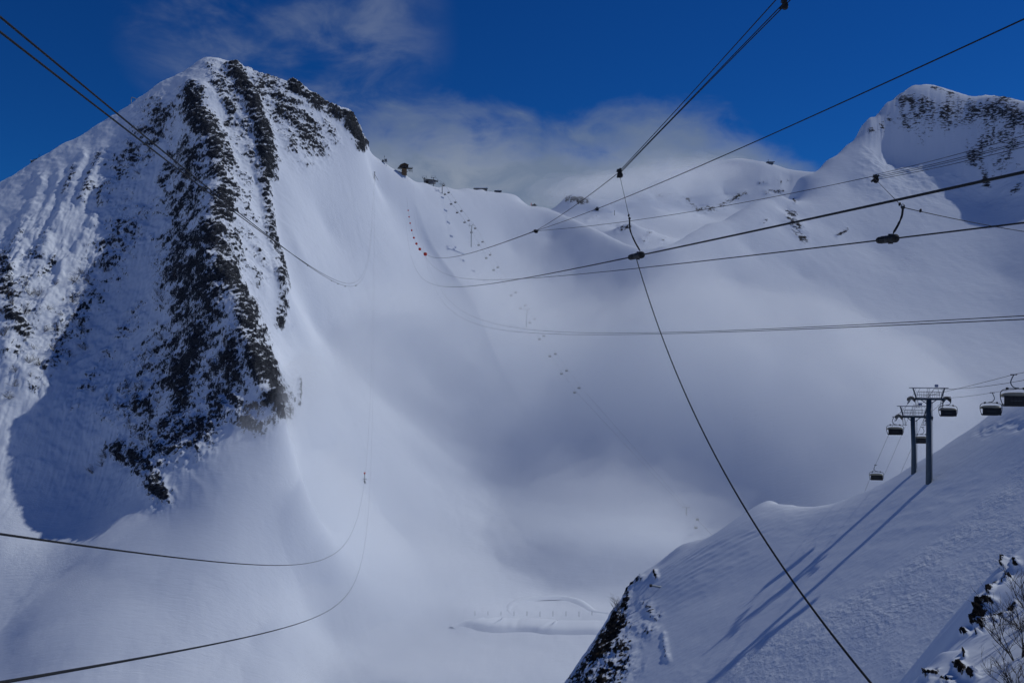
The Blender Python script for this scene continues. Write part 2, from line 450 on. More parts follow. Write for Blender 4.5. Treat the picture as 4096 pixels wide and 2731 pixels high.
ROCK_L = [([(770, 390), (790, 470), (850, 560), (880, 650), (900, 760), (885, 860), (865, 950), (875, 1050), (930, 1150), (970, 1250), (1000, 1330), (1030, 1420), (1060, 1520), (1110, 1620)], 62, 0.95),
          ([(935, 300), (1000, 400), (1030, 480), (1060, 560), (1060, 640), (1075, 700)], 40, 1.0),
          ([(1030, 680), (1060, 760), (1070, 850), (1080, 950), (1120, 1080), (1135, 1180), (1120, 1300)], 26, 0.64),
          ([(1110, 400), (1160, 500), (1180, 590)], 42, 0.66), ([(1000, 275), (1060, 325), (1100, 385), (1130, 440)], 22, 0.66),
          ([(1170, 350), (1230, 390), (1310, 440), (1390, 470), (1450, 580)], 24, 0.95), ([(1230, 480), (1275, 600)], 40, 0.6),
          ([(850, 300), (880, 380), (930, 450), (900, 540)], 24, 0.66), ([(900, 510), (960, 560), (1000, 600)], 26, 0.66), ([(840, 262), (950, 300)], 26, 0.5),
          ([(850, 960), (850, 1150), (860, 1300), (800, 1430), (720, 1550), (700, 1700)], 140, 0.8), ([(900, 1400), (950, 1580), (1010, 1680)], 80, 0.72),
          ([(480, 1800), (590, 1900), (650, 1990)], 50, 0.95), ([(800, 1700), (700, 1760), (580, 1830)], 100, 0.78), ([(880, 1600), (780, 1780)], 80, 0.66), ([(450, 1700), (560, 1600)], 60, 0.52),
          ([(20, 1050), (30, 1250), (100, 1350)], 50, 0.7), ([(480, 1000), (420, 1080)], 24, 0.62),
          ([(640, 480), (570, 580), (480, 700), (400, 800)], 50, 0.48), ([(650, 540), (590, 650), (540, 700)], 32, 0.66), ([(820, 580), (780, 640), (740, 700)], 46, 0.62), ([(690, 640), (650, 760)], 34, 0.55),
          ([(400, 620), (370, 700), (330, 820)], 24, 0.56), ([(300, 680), (260, 800)], 20, 0.52), ([(480, 900), (440, 980), (380, 1050)], 26, 0.56), ([(250, 1000), (180, 1100)], 26, 0.5),
          ([(330, 1300), (230, 1450), (150, 1560)], 60, 0.46), ([(560, 1250), (400, 1500), (280, 1650)], 45, 0.44), ([(1050, 1650), (1000, 1700)], 40, 0.7), ([(1195, 1520), (1195, 1620)], 8, 0.7),
          ([(800, 640), (760, 800), (720, 1000), (760, 1250)], 140, 0.60), ([(720, 1450), (560, 1700)], 190, 0.62), ([(640, 460), (540, 620), (440, 780)], 100, 0.52), ([(520, 900), (380, 1150), (250, 1400)], 130, 0.46), ([(120, 1000), (60, 1400)], 110, 0.46),
          ([(900, 330), (1000, 420), (960, 560)], 80, 0.55), ([(1060, 340), (1150, 470), (1240, 570)], 95, 0.66), ([(960, 720), (1000, 900), (1040, 1100)], 60, 0.42), ([(1000, 620), (1090, 650)], 40, 0.6), ([(1300, 500), (1330, 560)], 40, 0.4)]
ROCK_R = [([(3640, 430), (3780, 470), (3880, 450)], 90, 0.62), ([(3980, 450), (3980, 600)], 120, 0.62), ([(3620, 500), (3700, 560)], 50, 0.5), ([(3600, 400), (3700, 450), (3820, 470)], 50, 0.55), ([(3460, 545), (3550, 505), (3620, 545)], 24, 0.62), ([(3550, 470), (3590, 490)], 20, 0.6), ([(3800, 500), (3780, 560)], 24, 0.5),
          ([(3950, 430), (3960, 580), (3900, 650)], 56, 0.6), ([(4030, 470), (4110, 480), (4200, 560)], 56, 0.85), ([(3920, 640), (3945, 750)], 22, 0.8), ([(3160, 860), (3215, 960)], 26, 0.66),
          ([(3350, 945), (3390, 920)], 9, 0.75), ([(4040, 785), (4085, 745)], 16, 0.6), ([(3176, 800), (3180, 812)], 7, 0.8), ([(2785, 925), (2775, 945)], 10, 0.6), ([(3050, 895), (3065, 880)], 9, 0.55), ([(3730, 355), (3860, 390), (3930, 400)], 12, 0.6)]
ROCK_M = [([(2085, 795), (2105, 830)], 8, 0.8)]

def seam(X, Y, az, s_):
    return np.clip((np.degrees(np.arctan2(X, Y)) - az) * s_, 0, None) * 0.22
def main_patch(name, X, Y, rocks, label, cat, lower=None, mat=M_MTN, fine=True, left=False):
    Z = H_MAIN(X, Y)
    PX, PY = proj(X, Y, Z)
    rock = strokes(PX, PY, rocks)
    zero = np.zeros_like(X)
    brk = fbm(X + 0.4 * Z, Y, Z * 1.4 - 0.5 * X, 30.0, 5, 0.6, ridged=True)
    rock = np.clip(rock * (0.58 + 0.62 * brk) + 0.30 * (brk - 0.32) * sstep(rock, 0.05, 0.35), 0, 1)
    if left:
        # snow flutes and ribs running down the left face, on the shaded side of the spur
        m = sstep(PX, 1000, 760) * sstep(PY - 0.62 * (760 - PX), 420, 560) * sstep(PY, 2150, 1800)
        m = m * np.clip(1 - sstep(PX, 520, 680) * sstep(PY, 1350, 1600), 0, 1)
        wx = 9.0 * fbm(X, Y, zero, 60.0, 3); wz = 7.0 * fbm(X, Y * 0.5, zero + 3, 24.0, 3)
        rib = fbm(X + 0.12 * (Y - 700) + wx + wz, (Y + wz) * 0.22, zero, 34.0, 5, 0.58, ridged=True)
        Z = Z + m * (3.6 * (rib - 0.2) + 2.0 * fbm(X, Y * 0.8, Z * 0.8, 13.0, 5, 0.62) + 1.5 * fbm(X * 1.0 + 0.12 * Y + 0.6 * wz, (Y + wz) * 0.14, zero, 9.0, 4, 0.6, ridged=True) + 0.5 * fbm(X, Y, Z, 4.0, 3, 0.6))
        for poly, w_, h_ in (([(440, 760), (400, 860), (330, 980), (240, 1130), (150, 1280)], 26, 9), ([(330, 640), (290, 760), (230, 900), (170, 1020)], 24, 7), ([(565, 850), (520, 930), (450, 1040), (380, 1150), (300, 1300), (200, 1480)], 26, 9),
                            ([(640, 600), (590, 700), (540, 790)], 22, 7), ([(160, 720), (120, 850), (60, 1000), (20, 1150)], 26, 8), ([(420, 640), (370, 740), (320, 830)], 20, 7), ([(420, 1180), (330, 1330), (230, 1520)], 22, 6), ([(60, 1300), (20, 1420)], 30, 8),
                            ([(690, 600), (640, 720), (580, 830)], 18, 5), ([(250, 700), (200, 800), (160, 880)], 16, 5)):
            d, t = seg_dist(PX + 22 * fbm(X, Y, Z, 22.0, 3), PY, poly)
            Z = Z + 0.6 * h_ * np.exp(-(d / w_) ** 2) * (0.7 + 0.9 * fbm(X, Y, Z, 14.0, 3))
        # rock ribs stand out of the sunlit couloir
        d, _ = seg_dist(PX, PY, [(935, 300), (1000, 400), (1040, 500), (1065, 600), (1075, 690)])
        Z = Z + 7.0 * np.exp(-(d / 30.0) ** 2)
        d, _ = seg_dist(PX, PY, [(1035, 690), (1060, 760), (1070, 850), (1085, 950), (1120, 1080), (1135, 1180), (1120, 1290)])
        Z = Z + 4.0 * np.exp(-(d / 26.0) ** 2)
        # smooth gullies on the big groomed slope
        m2 = sstep(PX, 1120, 1320) * sstep(PY, 600, 760) * sstep(PX, 1540, 1460)
        Z = Z + m2 * (0.8 * fbm(X * 0.6 + Y * 0.6, (X - Y) * 0.12, zero, 26.0, 3) + 0.42 * fbm(X * 0.75 + Y * 0.35, (X - Y) * 0.05, zero, 6.0, 4, 0.6))
    if left:
        mm = sstep(PX, 1330, 1180) * np.clip(0.35 + sstep(PX, 1000, 700), 0, 1) * sstep(PY, 2150, 1850)
        mm = np.where(PX > 760, np.maximum(mm * 0.6, np.clip(rock, 0, 1)), mm * 0.55)
        Z = Z + mm * (5.0 * (fbm(X, Y, Z, 58.0, 4, 0.5, ridged=True) - 0.1) + 2.2 * (fbm(X + Z, Y, Z, 22.0, 3, 0.5, ridged=True) - 0.1))
    if rocks is ROCK_R:
        mm = sstep(PY, 900, 620) * sstep(PX, 3380, 3520) * sstep(PY, 375, 470)
        Z = Z + mm * (7.0 * (fbm(X, Y, Z, 70.0, 4, 0.55, ridged=True) - 0.2) + 3.0 * (fbm(X, Y, Z, 20.0, 3, 0.6, ridged=True) - 0.2))
    # gentle roll everywhere
    Z = Z + 1.6 * fbm(X, Y, zero, 70.0, 3) + 0.4 * fbm(X, Y, zero, 11.0, 4, 0.55)
    # wind lip on the open slope: bank facing left, crest on its right
    lip = [at(*q) for q in ((1640, 850, 990), (1690, 930, 970), (1750, 1010, 952), (1830, 1110, 925), (1900, 1200, 905), (1965, 1300, 875), (2050, 1420, 838), (2150, 1520, 800))]
    d, t = seg_dist(X, Y, lip)
    sgn = np.zeros_like(X)
    for i in range(len(lip) - 1):
        k = (np.floor(t).astype(int) == i)
        cr = (lip[i + 1][0] - lip[i][0]) * (Y - lip[i][1]) - (lip[i + 1][1] - lip[i][1]) * (X - lip[i][0])
        sgn[k] = np.sign(cr[k])
    endm = sstep(t, 0.0, 1.2) * sstep(t, 6.9, 5.0)
    Z = Z + endm * np.where(sgn < 0, 7.0 * np.exp(-d / 11.0), 7.0 * np.exp(-d / 45.0))
    debris = strokes(PX, PY, [([(3770, 620), (3700, 850), (3640, 1040), (3570, 1190)], 32, 0.75), ([(3830, 560), (3740, 760)], 20, 0.6), ([(4040, 820), (3900, 950), (3820, 1150)], 60, 0.4), ([(1380, 700), (1500, 950), (1640, 1250)], 60, 0.35), ([(1250, 700), (1380, 1000), (1480, 1300)], 70, 0.35), ([(1700, 900), (1850, 1050)], 60, 0.2), ([(2150, 900), (2450, 1180), (2650, 1350)], 40, 0.25), ([(120, 1750), (60, 2150), (300, 2350)], 130, 0.6), ([(2950, 1000), (3150, 1250)], 90, 0.3), ([(3350, 850), (3500, 1100)], 80, 0.25)])
    debris = debris * np.clip(0.5 + 1.2 * fbm(X, Y * 0.5, zero, 30.0, 4, 0.6), 0, 1.3)
    mask = zero
    if left:
        X, Y, Z, mask = crag_up(X, Y, Z, rock, 4.5, 3.2, 15.0, 3.4, thr=-0.06)
    elif rocks is ROCK_R:
        X, Y, Z, mask = crag_up(X, Y, Z, rock, 7.0, 2.2, 24.0, 5.0, thr=0.06, nzk=0.15)
        mask = np.clip(rock * 0.80 + 0.40 * fbm(X, Y, Z * 1.5, 26.0, 3), 0, 0.62) * sstep(rock, 0.10, 0.34)
    if lower is not None:
        Z = Z - lower
    return grid_mesh(name, X, Y, Z, mat, dict(rock=mask, debris=debris), label=label, cat=cat)

X, Y = polar(-41, -7.6, 627, radii_steps(((380, 500, 3.0), (500, 540, 1.6), (540, 960, 0.85), (960, 1060, 2.0), (1060, 1300, 12))))
main_patch('rocky_peak', X, Y, ROCK_L, 'steep snowy peak with dark rock spur on the left', 'mountain', left=True, lower=seam(X, Y, -8.0, 1))
X, Y = polar(-8.4, 14.4, 306, radii_steps(((330, 600, 5.0), (600, 1180, 2.4), (1180, 1400, 12))))
main_patch('snow_bowl', X, Y, ROCK_M, 'wide white snow bowl sinking into fog below the far ridge', 'snow slope', lower=seam(X, Y, -8.0, -1) + seam(X, Y, 14.0, 1), mat=M_BOWL)
X, Y = polar(13.6, 44, 433, radii_steps(((330, 900, 6.0), (900, 1100, 2.5), (1100, 1330, 0.85), (1330, 1650, 12))))
main_patch('right_peak', X, Y, ROCK_R, 'snowy peak with shaded cliffs above a long white slope', 'mountain', lower=seam(X, Y, 14.0, -1), mat=M_MTN_R)

# ------------------------------------------------------------------ the farther mountain behind the pass
far = [(1700, 960, 2050), (1900, 930, 2080), (2100, 880, 2100), (2200, 842, 2100), (2262, 795, 2100), (2300, 778, 2100), (2345, 790, 2110), (2400, 797, 2140), (2470, 795, 2180), (2530, 776, 2230), (2600, 735, 2320), (2700, 680, 2400), (2850, 642, 2450),
       (2970, 636, 2450), (3054, 646, 2450), (3104, 662, 2450), (3170, 680, 2450), (3229, 688, 2450), (3400, 700, 2450), (3800, 760, 2450)]
far_in = [(2900, 772, 2390), (3150, 722, 2410), (2620, 792, 2270), (2740, 770, 2340), (2800, 856, 2260), (2950, 836, 2310), (3130, 782, 2345), (2600, 880, 2060), (2700, 950, 1930), (2500, 920, 1960), (2480, 850, 2090), (2660, 840, 2200),
          (2490, 905, 1815), (2530, 900, 1800), (2600, 940, 1770), (2660, 985, 1740), (2520, 980, 1720), (2700, 1040, 1680), (2480, 1060, 1640), (2900, 1000, 1830), (2300, 960, 1850), (2390, 860, 2040), (2340, 840, 2060), (3200, 950, 1950), (2000, 1050, 1750), (3600, 1000, 1900)]
fp = [at(*q) for q in far_in]
for q in densify(far, 35):
    p = at(*q); fp.append(p); fp.append(p + np.array((p[0] / p[1] * 150, 150, -90)))
H_FAR = RBF(fp, c=8.0, lam=0.2)
X, Y = polar(-7, 26, 420, radii_steps(((1600, 2480, 3.6), (2480, 2700, 20))))
Z = H_FAR(X, Y)
PX, PY = proj(X, Y, Z)
rock = strokes(PX, PY, [([(2270, 800), (2345, 800)], 22, 0.85), ([(2600, 790), (2700, 770), (2730, 800)], 18, 0.5), ([(2750, 800), (2790, 845), (2850, 835), (2900, 815), (2980, 770)], 20, 0.75),
                        ([(2480, 915), (2520, 905)], 18, 0.85), ([(2570, 960), (2600, 935)], 14, 0.7), ([(2640, 965), (2660, 960)], 10, 0.6), ([(3060, 770), (3130, 765)], 14, 0.7), ([(3040, 730), (3170, 725)], 9, 0.6), ([(2350, 880), (2385, 865)], 9, 0.6), ([(2400, 890), (2470, 900)], 9, 0.4)])
Z = Z + 3.0 * fbm(X, Y, Z, 120.0, 4)
X, Y, Z, mask = crag_up(X, Y, Z, rock, 22.0, 5.0, 60.0, 14.0)
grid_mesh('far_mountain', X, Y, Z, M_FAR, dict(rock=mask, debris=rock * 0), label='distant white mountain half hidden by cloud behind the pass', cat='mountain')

# the valley ground far below, out to the horizon
mb = MB()
mb.add([(-30000, -30000, -330), (30000, -30000, -330), (30000, 30000, -330), (-30000, 30000, -330)], [(0, 1, 2, 3)])
o = mb.build('valley_ground', M_BOWL); tag(o, 'snow covered valley ground reaching to the horizon', 'ground', kind='structure')

# ------------------------------------------------------------------ the near slope on the right with the lift towers
def near_d(px, py, k=1.0):
    """depth at which the ray of a photograph pixel meets the plane the near slope roughly follows"""
    u, v = (px - 2048) / F, (1365.5 - py) / F
    return k * 77.8 / (-v + 0.66 * u + 0.045)
near_sky = [(2150, 2950), (2285, 2731), (2377, 2593), (2442, 2513), (2498, 2424), (2539, 2327), (2579, 2287), (2627, 2271), (2724, 2182), (2845, 2142), (2925, 2093), (3038, 2025), (3087, 2006),
            (3167, 2021), (3232, 2029), (3329, 2017), (3458, 1964), (3587, 1900), (3636, 1869), (3694, 1835), (3744, 1806), (3810, 1761), (3876, 1719), (3943, 1670), (4009, 1622), (4063, 1604), (4096, 1595),
            (4300, 1450), (4700, 1200)]
near_sky = [(x_, y_, near_d(x_, y_, 1.03)) for x_, y_ in near_sky]
near_in = [(3715, 1930), (3500, 2100), (3200, 2150), (3300, 2350), (3000, 2300), (2800, 2400), (2650, 2450), (2600, 2731), (2900, 2731), (3300, 2731), (3700, 2731), (4096, 1900), (4096, 2200),
           (4400, 1900), (4000, 2450), (3600, 2400), (4400, 2600), (4000, 2731), (2470, 2650), (2450, 2731), (2560, 2560), (3900, 1760), (4400, 3200), (3600, 3200), (2900, 3200), (2450, 3200)]
near_in = [(x_, y_, near_d(x_, y_)) for x_, y_ in near_in] 
npts = [at(*q) for q in near_in]
for q in near_sky:
    p = at(*q); npts.append(p)
    h = np.array((p[0], p[1])) / np.hypot(p[0], p[1])
    lf = sstep(q[0], 2750, 2500)                 # the nose on the left drops steeply
    side = np.array((-0.5, 0.35)) * 30 * lf
    npts.append(np.array((p[0] + h[0] * 14 + side[0], p[1] + h[1] * 14 + side[1], p[2] - 9 - 22 * lf)))
    npts.append(np.array((p[0] + h[0] * 70 + side[0] * 3, p[1] + h[1] * 70 + side[1] * 3, p[2] - 60 - 50 * lf)))
H_NEAR = RBF(npts, c=1.6, lam=0.05)
X, Y = polar(-4, 46, 720, radii_steps(((60, 92, 0.5), (92, 215, 0.26), (215, 320, 5.0))))
Z = H_NEAR(X, Y)
PX, PY = proj(X, Y, Z)
rock = strokes(PX, PY, [([(2300, 2760), (2390, 2640), (2440, 2560), (2485, 2470)], 46, 1.0), ([(2470, 2560), (2500, 2660), (2440, 2750)], 62, 0.78), ([(2580, 2420), (2620, 2460)], 28, 0.8), ([(2655, 2540), (2660, 2600), (2670, 2640)], 12, 0.45),
                        ([(2500, 2430), (2520, 2350), (2560, 2310)], 18, 0.85), ([(2620, 2285), (2628, 2310)], 8, 0.9), ([(2540, 2500), (2600, 2520)], 40, 0.45), ([(2400, 2731), (2450, 2640)], 45, 0.8)])
rock = np.clip(rock * np.clip(0.9 + 0.8 * fbm(X, Y, Z, 8.0, 3), 0.3, 1.2), 0, 1)
zero = np.zeros_like(X)
deb = strokes(PX, PY, [([(4150, 1850), (3950, 2080), (3700, 2250), (3450, 2400), (3200, 2540), (2950, 2680)], 60, 0.9), ([(4150, 2150), (3900, 2300), (3600, 2440), (3300, 2600), (3100, 2740)], 130, 0.9), ([(3900, 2500), (3600, 2650)], 90, 0.7)])
deb = np.clip(deb * (0.75 + 0.9 * fbm(X, Y, zero, 6.0, 3)), 0, 1)
# avalanche rubble, wind ripples, gentle hollows
lump = fbm(X, Y, zero, 1.5, 3, 0.6)
Z = Z + deb * (0.20 * np.abs(lump) * 2 + 0.10 * np.abs(fbm(X, Y, zero + 5, 3.6, 2)) + 0.03) + 0.5 * fbm(X, Y, zero, 22.0, 3) + 0.16 * fbm(X + 0.4 * Y, Y * 0.6, zero, 6.0, 3, 0.6, ridged=True) * sstep(fbm(X, Y, zero + 9, 30.0, 2), -0.1, 0.3) + 0.06 * fbm(X * 0.5, Y, zero, 2.2, 3)
rip = strokes(PX, PY, [([(2700, 2330), (2850, 2230), (2980, 2150)], 95, 1.0)])
d0 = (X * 0.35 + Y * 0.94) + 1.6 * fbm(X, Y, zero, 9.0, 3)
Z = Z + rip * 0.075 * np.sin(d0 * 2 * np.pi / 2.1) * np.clip(0.5 + 1.2 * fbm(X, Y, zero, 7.0, 2), 0, 1)
# cornice blocks high on the right, wind-cut lip at the saddle
cut = strokes(PX, PY, [([(3930, 1730), (4010, 1690), (4100, 1700)], 26, 1.0)])
Z = Z - cut * 0.8 * np.abs(fbm(X, Y, zero, 5.0, 3, 0.6)) * 2.2
X, Y, Z, mask = crag_up(X, Y, Z, rock, 2.0, 0.8, 5.0, 1.5, thr=0.18)
grid_mesh('near_slope', X, Y, Z, M_NEAR, dict(rock=mask, debris=deb), label='near snow slope with lift towers and avalanche rubble', cat='snow slope')

# ------------------------------------------------------------------ the crag in the lower right corner
crag_sky = [(3560, 2900, 38), (3650, 2790, 40), (3700, 2731, 42), (3725, 2680, 43), (3745, 2640, 43.6), (3764, 2612, 44), (3782, 2628, 44.3), (3830, 2580, 46), (3872, 2530, 47), (3905, 2488, 49), (3898, 2440, 50), (3915, 2395, 50.5), (3965, 2345, 51.5), (3990, 2300, 52), (4030, 2240, 53.5), (4062, 2212, 54.5), (4096, 2185, 55.5), (4300, 2040, 57), (4600, 1850, 58)]
crag_in = [(3790, 2655, 42.6), (3900, 2552, 44.2), (4000, 2482, 45.4), (4096, 2412, 46.6), (3940, 2500, 46.8), (3990, 2400, 48.5), (4070, 2310, 51), (3860, 2700, 40.5), (3800, 2731, 41), (4000, 2640, 41), (4096, 2560, 42), (4096, 2731, 36), (4300, 2500, 41), (4300, 2750, 33), (3900, 2850, 37), (3700, 2900, 38)]
cp = [at(*q) for q in crag_in]
for q in crag_sky:
    p = at(*q); cp.append(p)
    cp.append(p + np.array((-1.2, 3.0, -3.6))); cp.append(p + np.array((-4.0, 9.0, -12.0)))
H_CRAG = RBF(cp, c=0.4, lam=0.01)
X, Y = polar(20, 42, 420, radii_steps(((30, 64, 0.09),)))
Z = H_CRAG(X, Y)
PX, PY = proj(X, Y, Z)
rock = strokes(PX, PY, [([(3715, 2700), (3750, 2690)], 16, 1.0), ([(3868, 2530), (3858, 2526)], 11, 1.0), ([(3925, 2410), (3935, 2450), (3908, 2480)], 22, 1.0), ([(3950, 2400), (3980, 2410)], 14, 1.0), ([(3940, 2510), (3975, 2480), (4030, 2450), (4065, 2415)], 12, 1.0),
                        ([(3985, 2330), (3960, 2370)], 10, 0.95), ([(4065, 2245), (4070, 2255)], 14, 0.95), ([(4028, 2240), (4015, 2265)], 8, 0.9), ([(4015, 2325), (4040, 2315)], 9, 0.85), ([(3830, 2655), (3870, 2690), (3900, 2700)], 18, 0.95), ([(3770, 2720), (3800, 2728)], 18, 0.95), ([(3858, 2610), (3860, 2625)], 7, 0.9), ([(3920, 2530), (3912, 2535)], 8, 0.9)])
zero = np.zeros_like(X)
Z = Z + 0.10 * fbm(X, Y, zero, 3.0, 3) + 0.02 * fbm(X, Y, zero, 0.8, 3)
X, Y, Z, mask = crag_up(X, Y, Z, rock, 0.8, 0.5, 1.6, 0.5, thr=0.1)
grid_mesh('snowy_crag', X, Y, Z, M_CRAG, dict(rock=mask, debris=zero), label='dark crag with snow patches and bare shrubs in the lower right corner', cat='crag')
# ------------------------------------------------------------------ plain materials
def mat(name, col, rough=0.6, metal=0.0, var=0.25, scale=6.0, spec=0.4, bump=0.0):
    m = bpy.data.materials.new(name); m.use_nodes = True
    nt = m.node_tree; nt.nodes.clear()
    b = N(nt, 'ShaderNodeBsdfPrincipled')
    tcn = N(nt, 'ShaderNodeTexCoord')
    n_ = noise(nt, tcn.outputs['Object'], scale, 4.0, 0.6)
    c2 = tuple(c * (1 - var) for c in col) + (1,)
    L(nt, mixc(nt, smooth(nt, n_, 0.3, 0.7), tuple(col) + (1,), c2), b.inputs['Base Color'])
    b.inputs['Roughness'].default_value = rough; b.inputs['Metallic'].default_value = metal
    b.inputs['Specular IOR Level'].default_value = spec
    if bump:
        bp = N(nt, 'ShaderNodeBump'); bp.inputs['Strength'].default_value = bump; bp.inputs['Distance'].default_value = 0.02
        L(nt, n_, bp.inputs['Height']); L(nt, bp.outputs[0], b.inputs['Normal'])
    o = N(nt, 'ShaderNodeOutputMaterial'); L(nt, b.outputs[0], o.inputs['Surface'])
    return m
M_CABLE = mat('steel_cable', (0.014, 0.015, 0.017), 0.7, 0.0, 0.3, 40, 0.2)
M_BLACK = mat('black_rubber', (0.012, 0.012, 0.013), 0.7, 0, 0.3, 12)
M_DARKMETAL = mat('dark_metal', (0.03, 0.032, 0.035), 0.55, 0.4, 0.3, 8)
M_TOWER = mat('tower_paint', (0.055, 0.085, 0.115), 0.5, 0.2, 0.25, 2.5)
M_STEEL = mat('galvanised_steel', (0.16, 0.18, 0.20), 0.5, 0.5, 0.3, 5)
def canopy_mat():
    m = bpy.data.materials.new('chair_canopy'); m.use_nodes = True
    nt = m.node_tree; nt.nodes.clear()
    d_ = N(nt, 'ShaderNodeBsdfDiffuse'); d_.inputs['Color'].default_value = (0.40, 0.39, 0.32, 1)
    t_ = N(nt, 'ShaderNodeBsdfTranslucent'); t_.inputs['Color'].default_value = (0.45, 0.43, 0.34, 1)
    g_ = N(nt, 'ShaderNodeBsdfGlossy'); g_.inputs['Roughness'].default_value = 0.15
    a_ = N(nt, 'ShaderNodeMixShader'); a_.inputs[0].default_value = 0.6; L(nt, d_.outputs[0], a_.inputs[1]); L(nt, t_.outputs[0], a_.inputs[2])
    b_ = N(nt, 'ShaderNodeMixShader'); b_.inputs[0].default_value = 0.05; L(nt, a_.outputs[0], b_.inputs[1]); L(nt, g_.outputs[0], b_.inputs[2])
    o = N(nt, 'ShaderNodeOutputMaterial'); L(nt, b_.outputs[0], o.inputs['Surface'])
    return m
M_CANOPY = canopy_mat()
M_HAZEDSTEEL = mat('haze_painted_steel', (0.30, 0.32, 0.34), 0.6, 0.2, 0.25, 3)  # far tower steel with fog haze put into its colour as a lighter grey
M_SEAT = mat('seat_cover', (0.012, 0.013, 0.015), 0.65, 0, 0.3, 4)
M_LOGO = mat('grey_print', (0.10, 0.11, 0.12), 0.7, 0, 0.2, 9)
M_RED = mat('red_plastic', (0.75, 0.04, 0.015), 0.45, 0, 0.25, 3)
M_WOOD = mat('dark_wood', (0.060, 0.038, 0.022), 0.8, 0, 0.4, 1.4)
M_TAN = mat('tan_boards', (0.17, 0.11, 0.06), 0.8, 0, 0.35, 1.2)
M_WALLGREY = mat('grey_wall', (0.13, 0.14, 0.16), 0.8, 0, 0.25, 0.8)
M_GLASS = mat('window_glass', (0.02, 0.03, 0.045), 0.12, 0, 0.2, 1, 0.6)
M_SNOWCAP = mat('snow_cap', (0.83, 0.86, 0.91), 0.9, 0, 0.06, 0.6, 0.1)
M_SIGN = mat('sign_plate', (0.06, 0.12, 0.30), 0.5, 0, 0.2, 2)
M_SIGNINK = mat('sign_ink', (0.30, 0.34, 0.42), 0.6, 0, 0.1, 2)
M_PIPE = mat('pale_pipe', (0.34, 0.37, 0.40), 0.5, 0.2, 0.25, 1.5)
M_TWIG = mat('bare_twigs', (0.035, 0.027, 0.022), 0.9, 0, 0.35, 3)
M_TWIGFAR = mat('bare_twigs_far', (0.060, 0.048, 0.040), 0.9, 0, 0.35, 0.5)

def tube_obj(name, pts, r, m, seg=8, parent=None, label=None, cat=None, group=None):
    o = MB().tube(pts, r, seg).build(name, m, parent, sm=True)
    return tag(o, label, cat, group)
def sag_curve(A, B, sag, n=90):
    """a hanging cable between two world points, denser where it is near"""
    A = np.array(A); B = np.array(B); out = []
    for i in range(n + 1):
        t = (i / n) ** 2.2
        p = A + (B - A) * t
        p[2] -= 4 * sag * t * (1 - t)
        out.append(Vector(p))
    return out
def pix(p):
    return 2048 + F * p[0] / p[1], 1365.5 - F * p[2] / p[1]
def nearest_on(pts, px, py):
    """point of a polyline that the photograph shows closest to a pixel"""
    best = None
    for a, b in zip(pts[:-1], pts[1:]):
        for k in range(8):
            p = a.lerp(b, k / 8)
            if p.y < 1: continue
            q = pix(p); d = math.hypot(q[0] - px, q[1] - py)
            if best is None or d < best[0]: best = (d, p, (b - a).normalized())
    return best[1], best[2]

# ------------------------------------------------------------------ the cables of the blasting ropeway
C = {}
def cable(key, A, B, sag, r, label, n=90):
    C[key] = sag_curve(at(*A), at(*B), sag, n)
    return tube_obj('steel_cable', C[key], r, M_CABLE, 8, None, label, 'cable', 'long steel cables')
cable('left_top', (-243, -133, 9.5), (1498, 690, 959), 41.9, 0.016, 'upper of two cables crossing the top left corner towards the rock spur')
cable('left_second', (-226, -47, 9.5), (1495, 692, 957), 40.3, 0.016, 'lower of two cables crossing the top left corner towards the rock spur')
cable('left_low', (-288, 2093, 8.0), (1498, 692, 960), 112.5, 0.0135, 'cable sweeping in at lower left and curving up to the lattice mast')
cable('left_bottom', (-229, 2768, 5.0), (1500, 692, 958), 120.4, 0.012, 'lowest cable rising from the bottom left corner into the fog')
cable('roller_thick', (4466, 608, 9.8), (1624, 889, 912), 22.0, 0.022, 'thick cable running through the left roller to the far slope')
cable('roller_thin', (4425, 851, 14.8), (1655, 844, 985), 24.0, 0.018, 'thinner cable running through the right roller to the far slope')
cable('ball', (2141, 924, 56.6), (1627, 788, 954), 22.2, 0.03, 'cable strung with red marker balls from the junction clamp to the far slope')
cable('pair_low', (4408, 1262, 20.7), (1683, 916, 942), 31.7, 0.014, 'lower of two nearly level cables across the middle of the fog')
cable('pair_high', (4370, 1247, 24.0), (1653, 738, 955), 44.9, 0.014, 'upper of two nearly level cables across the middle of the fog')

J = atv(2141, 924, 56.6)                    # junction clamp
P1 = atv(2476, 690, 32.0)                   # pulley block on the left
P2 = atv(3490, 706, 34.0)                   # clamp on the right
TOPCLAMP = atv(3135, 14, 17.0)
def droop(a, b, s_, n=24):
    return sag_curve(a, b, s_, n)
tube_obj('steel_cable', droop(P1, J, 0.12), 0.013, M_CABLE, 8, None, 'short cable from the left pulley block to the junction clamp', 'cable', 'ropeway rigging lines')
tube_obj('steel_cable', droop(atv(4500, -110, 12), J, 0.25), 0.014, M_CABLE, 8, None, 'straight cable from the junction clamp up to the top right edge', 'cable', 'ropeway rigging lines')
tube_obj('steel_cable', droop(P2, J, 0.3), 0.012, M_CABLE, 8, None, 'thin cable from the junction clamp to the right pulley clamp', 'cable', 'ropeway rigging lines')
for k, (dx, dy, nm) in enumerate(((-30, -26, 'leftmost'), (0, 0, 'middle'), (14, 10, 'rightmost'))):
    a = P1 + Vector((0.02 * k, 0, 0.03 * (1 - k)))
    b = TOPCLAMP + Vector((dx / F * 17, 0, -dy / F * 17)) 
    end = a + (b - a) * 1.5
    tube_obj('steel_cable', droop(end, a, 0.06 * (1 - k)), 0.011, M_CABLE, 8, None, nm + ' line of the bundle rising from the left pulley to the top edge', 'cable', 'ropeway rigging lines')
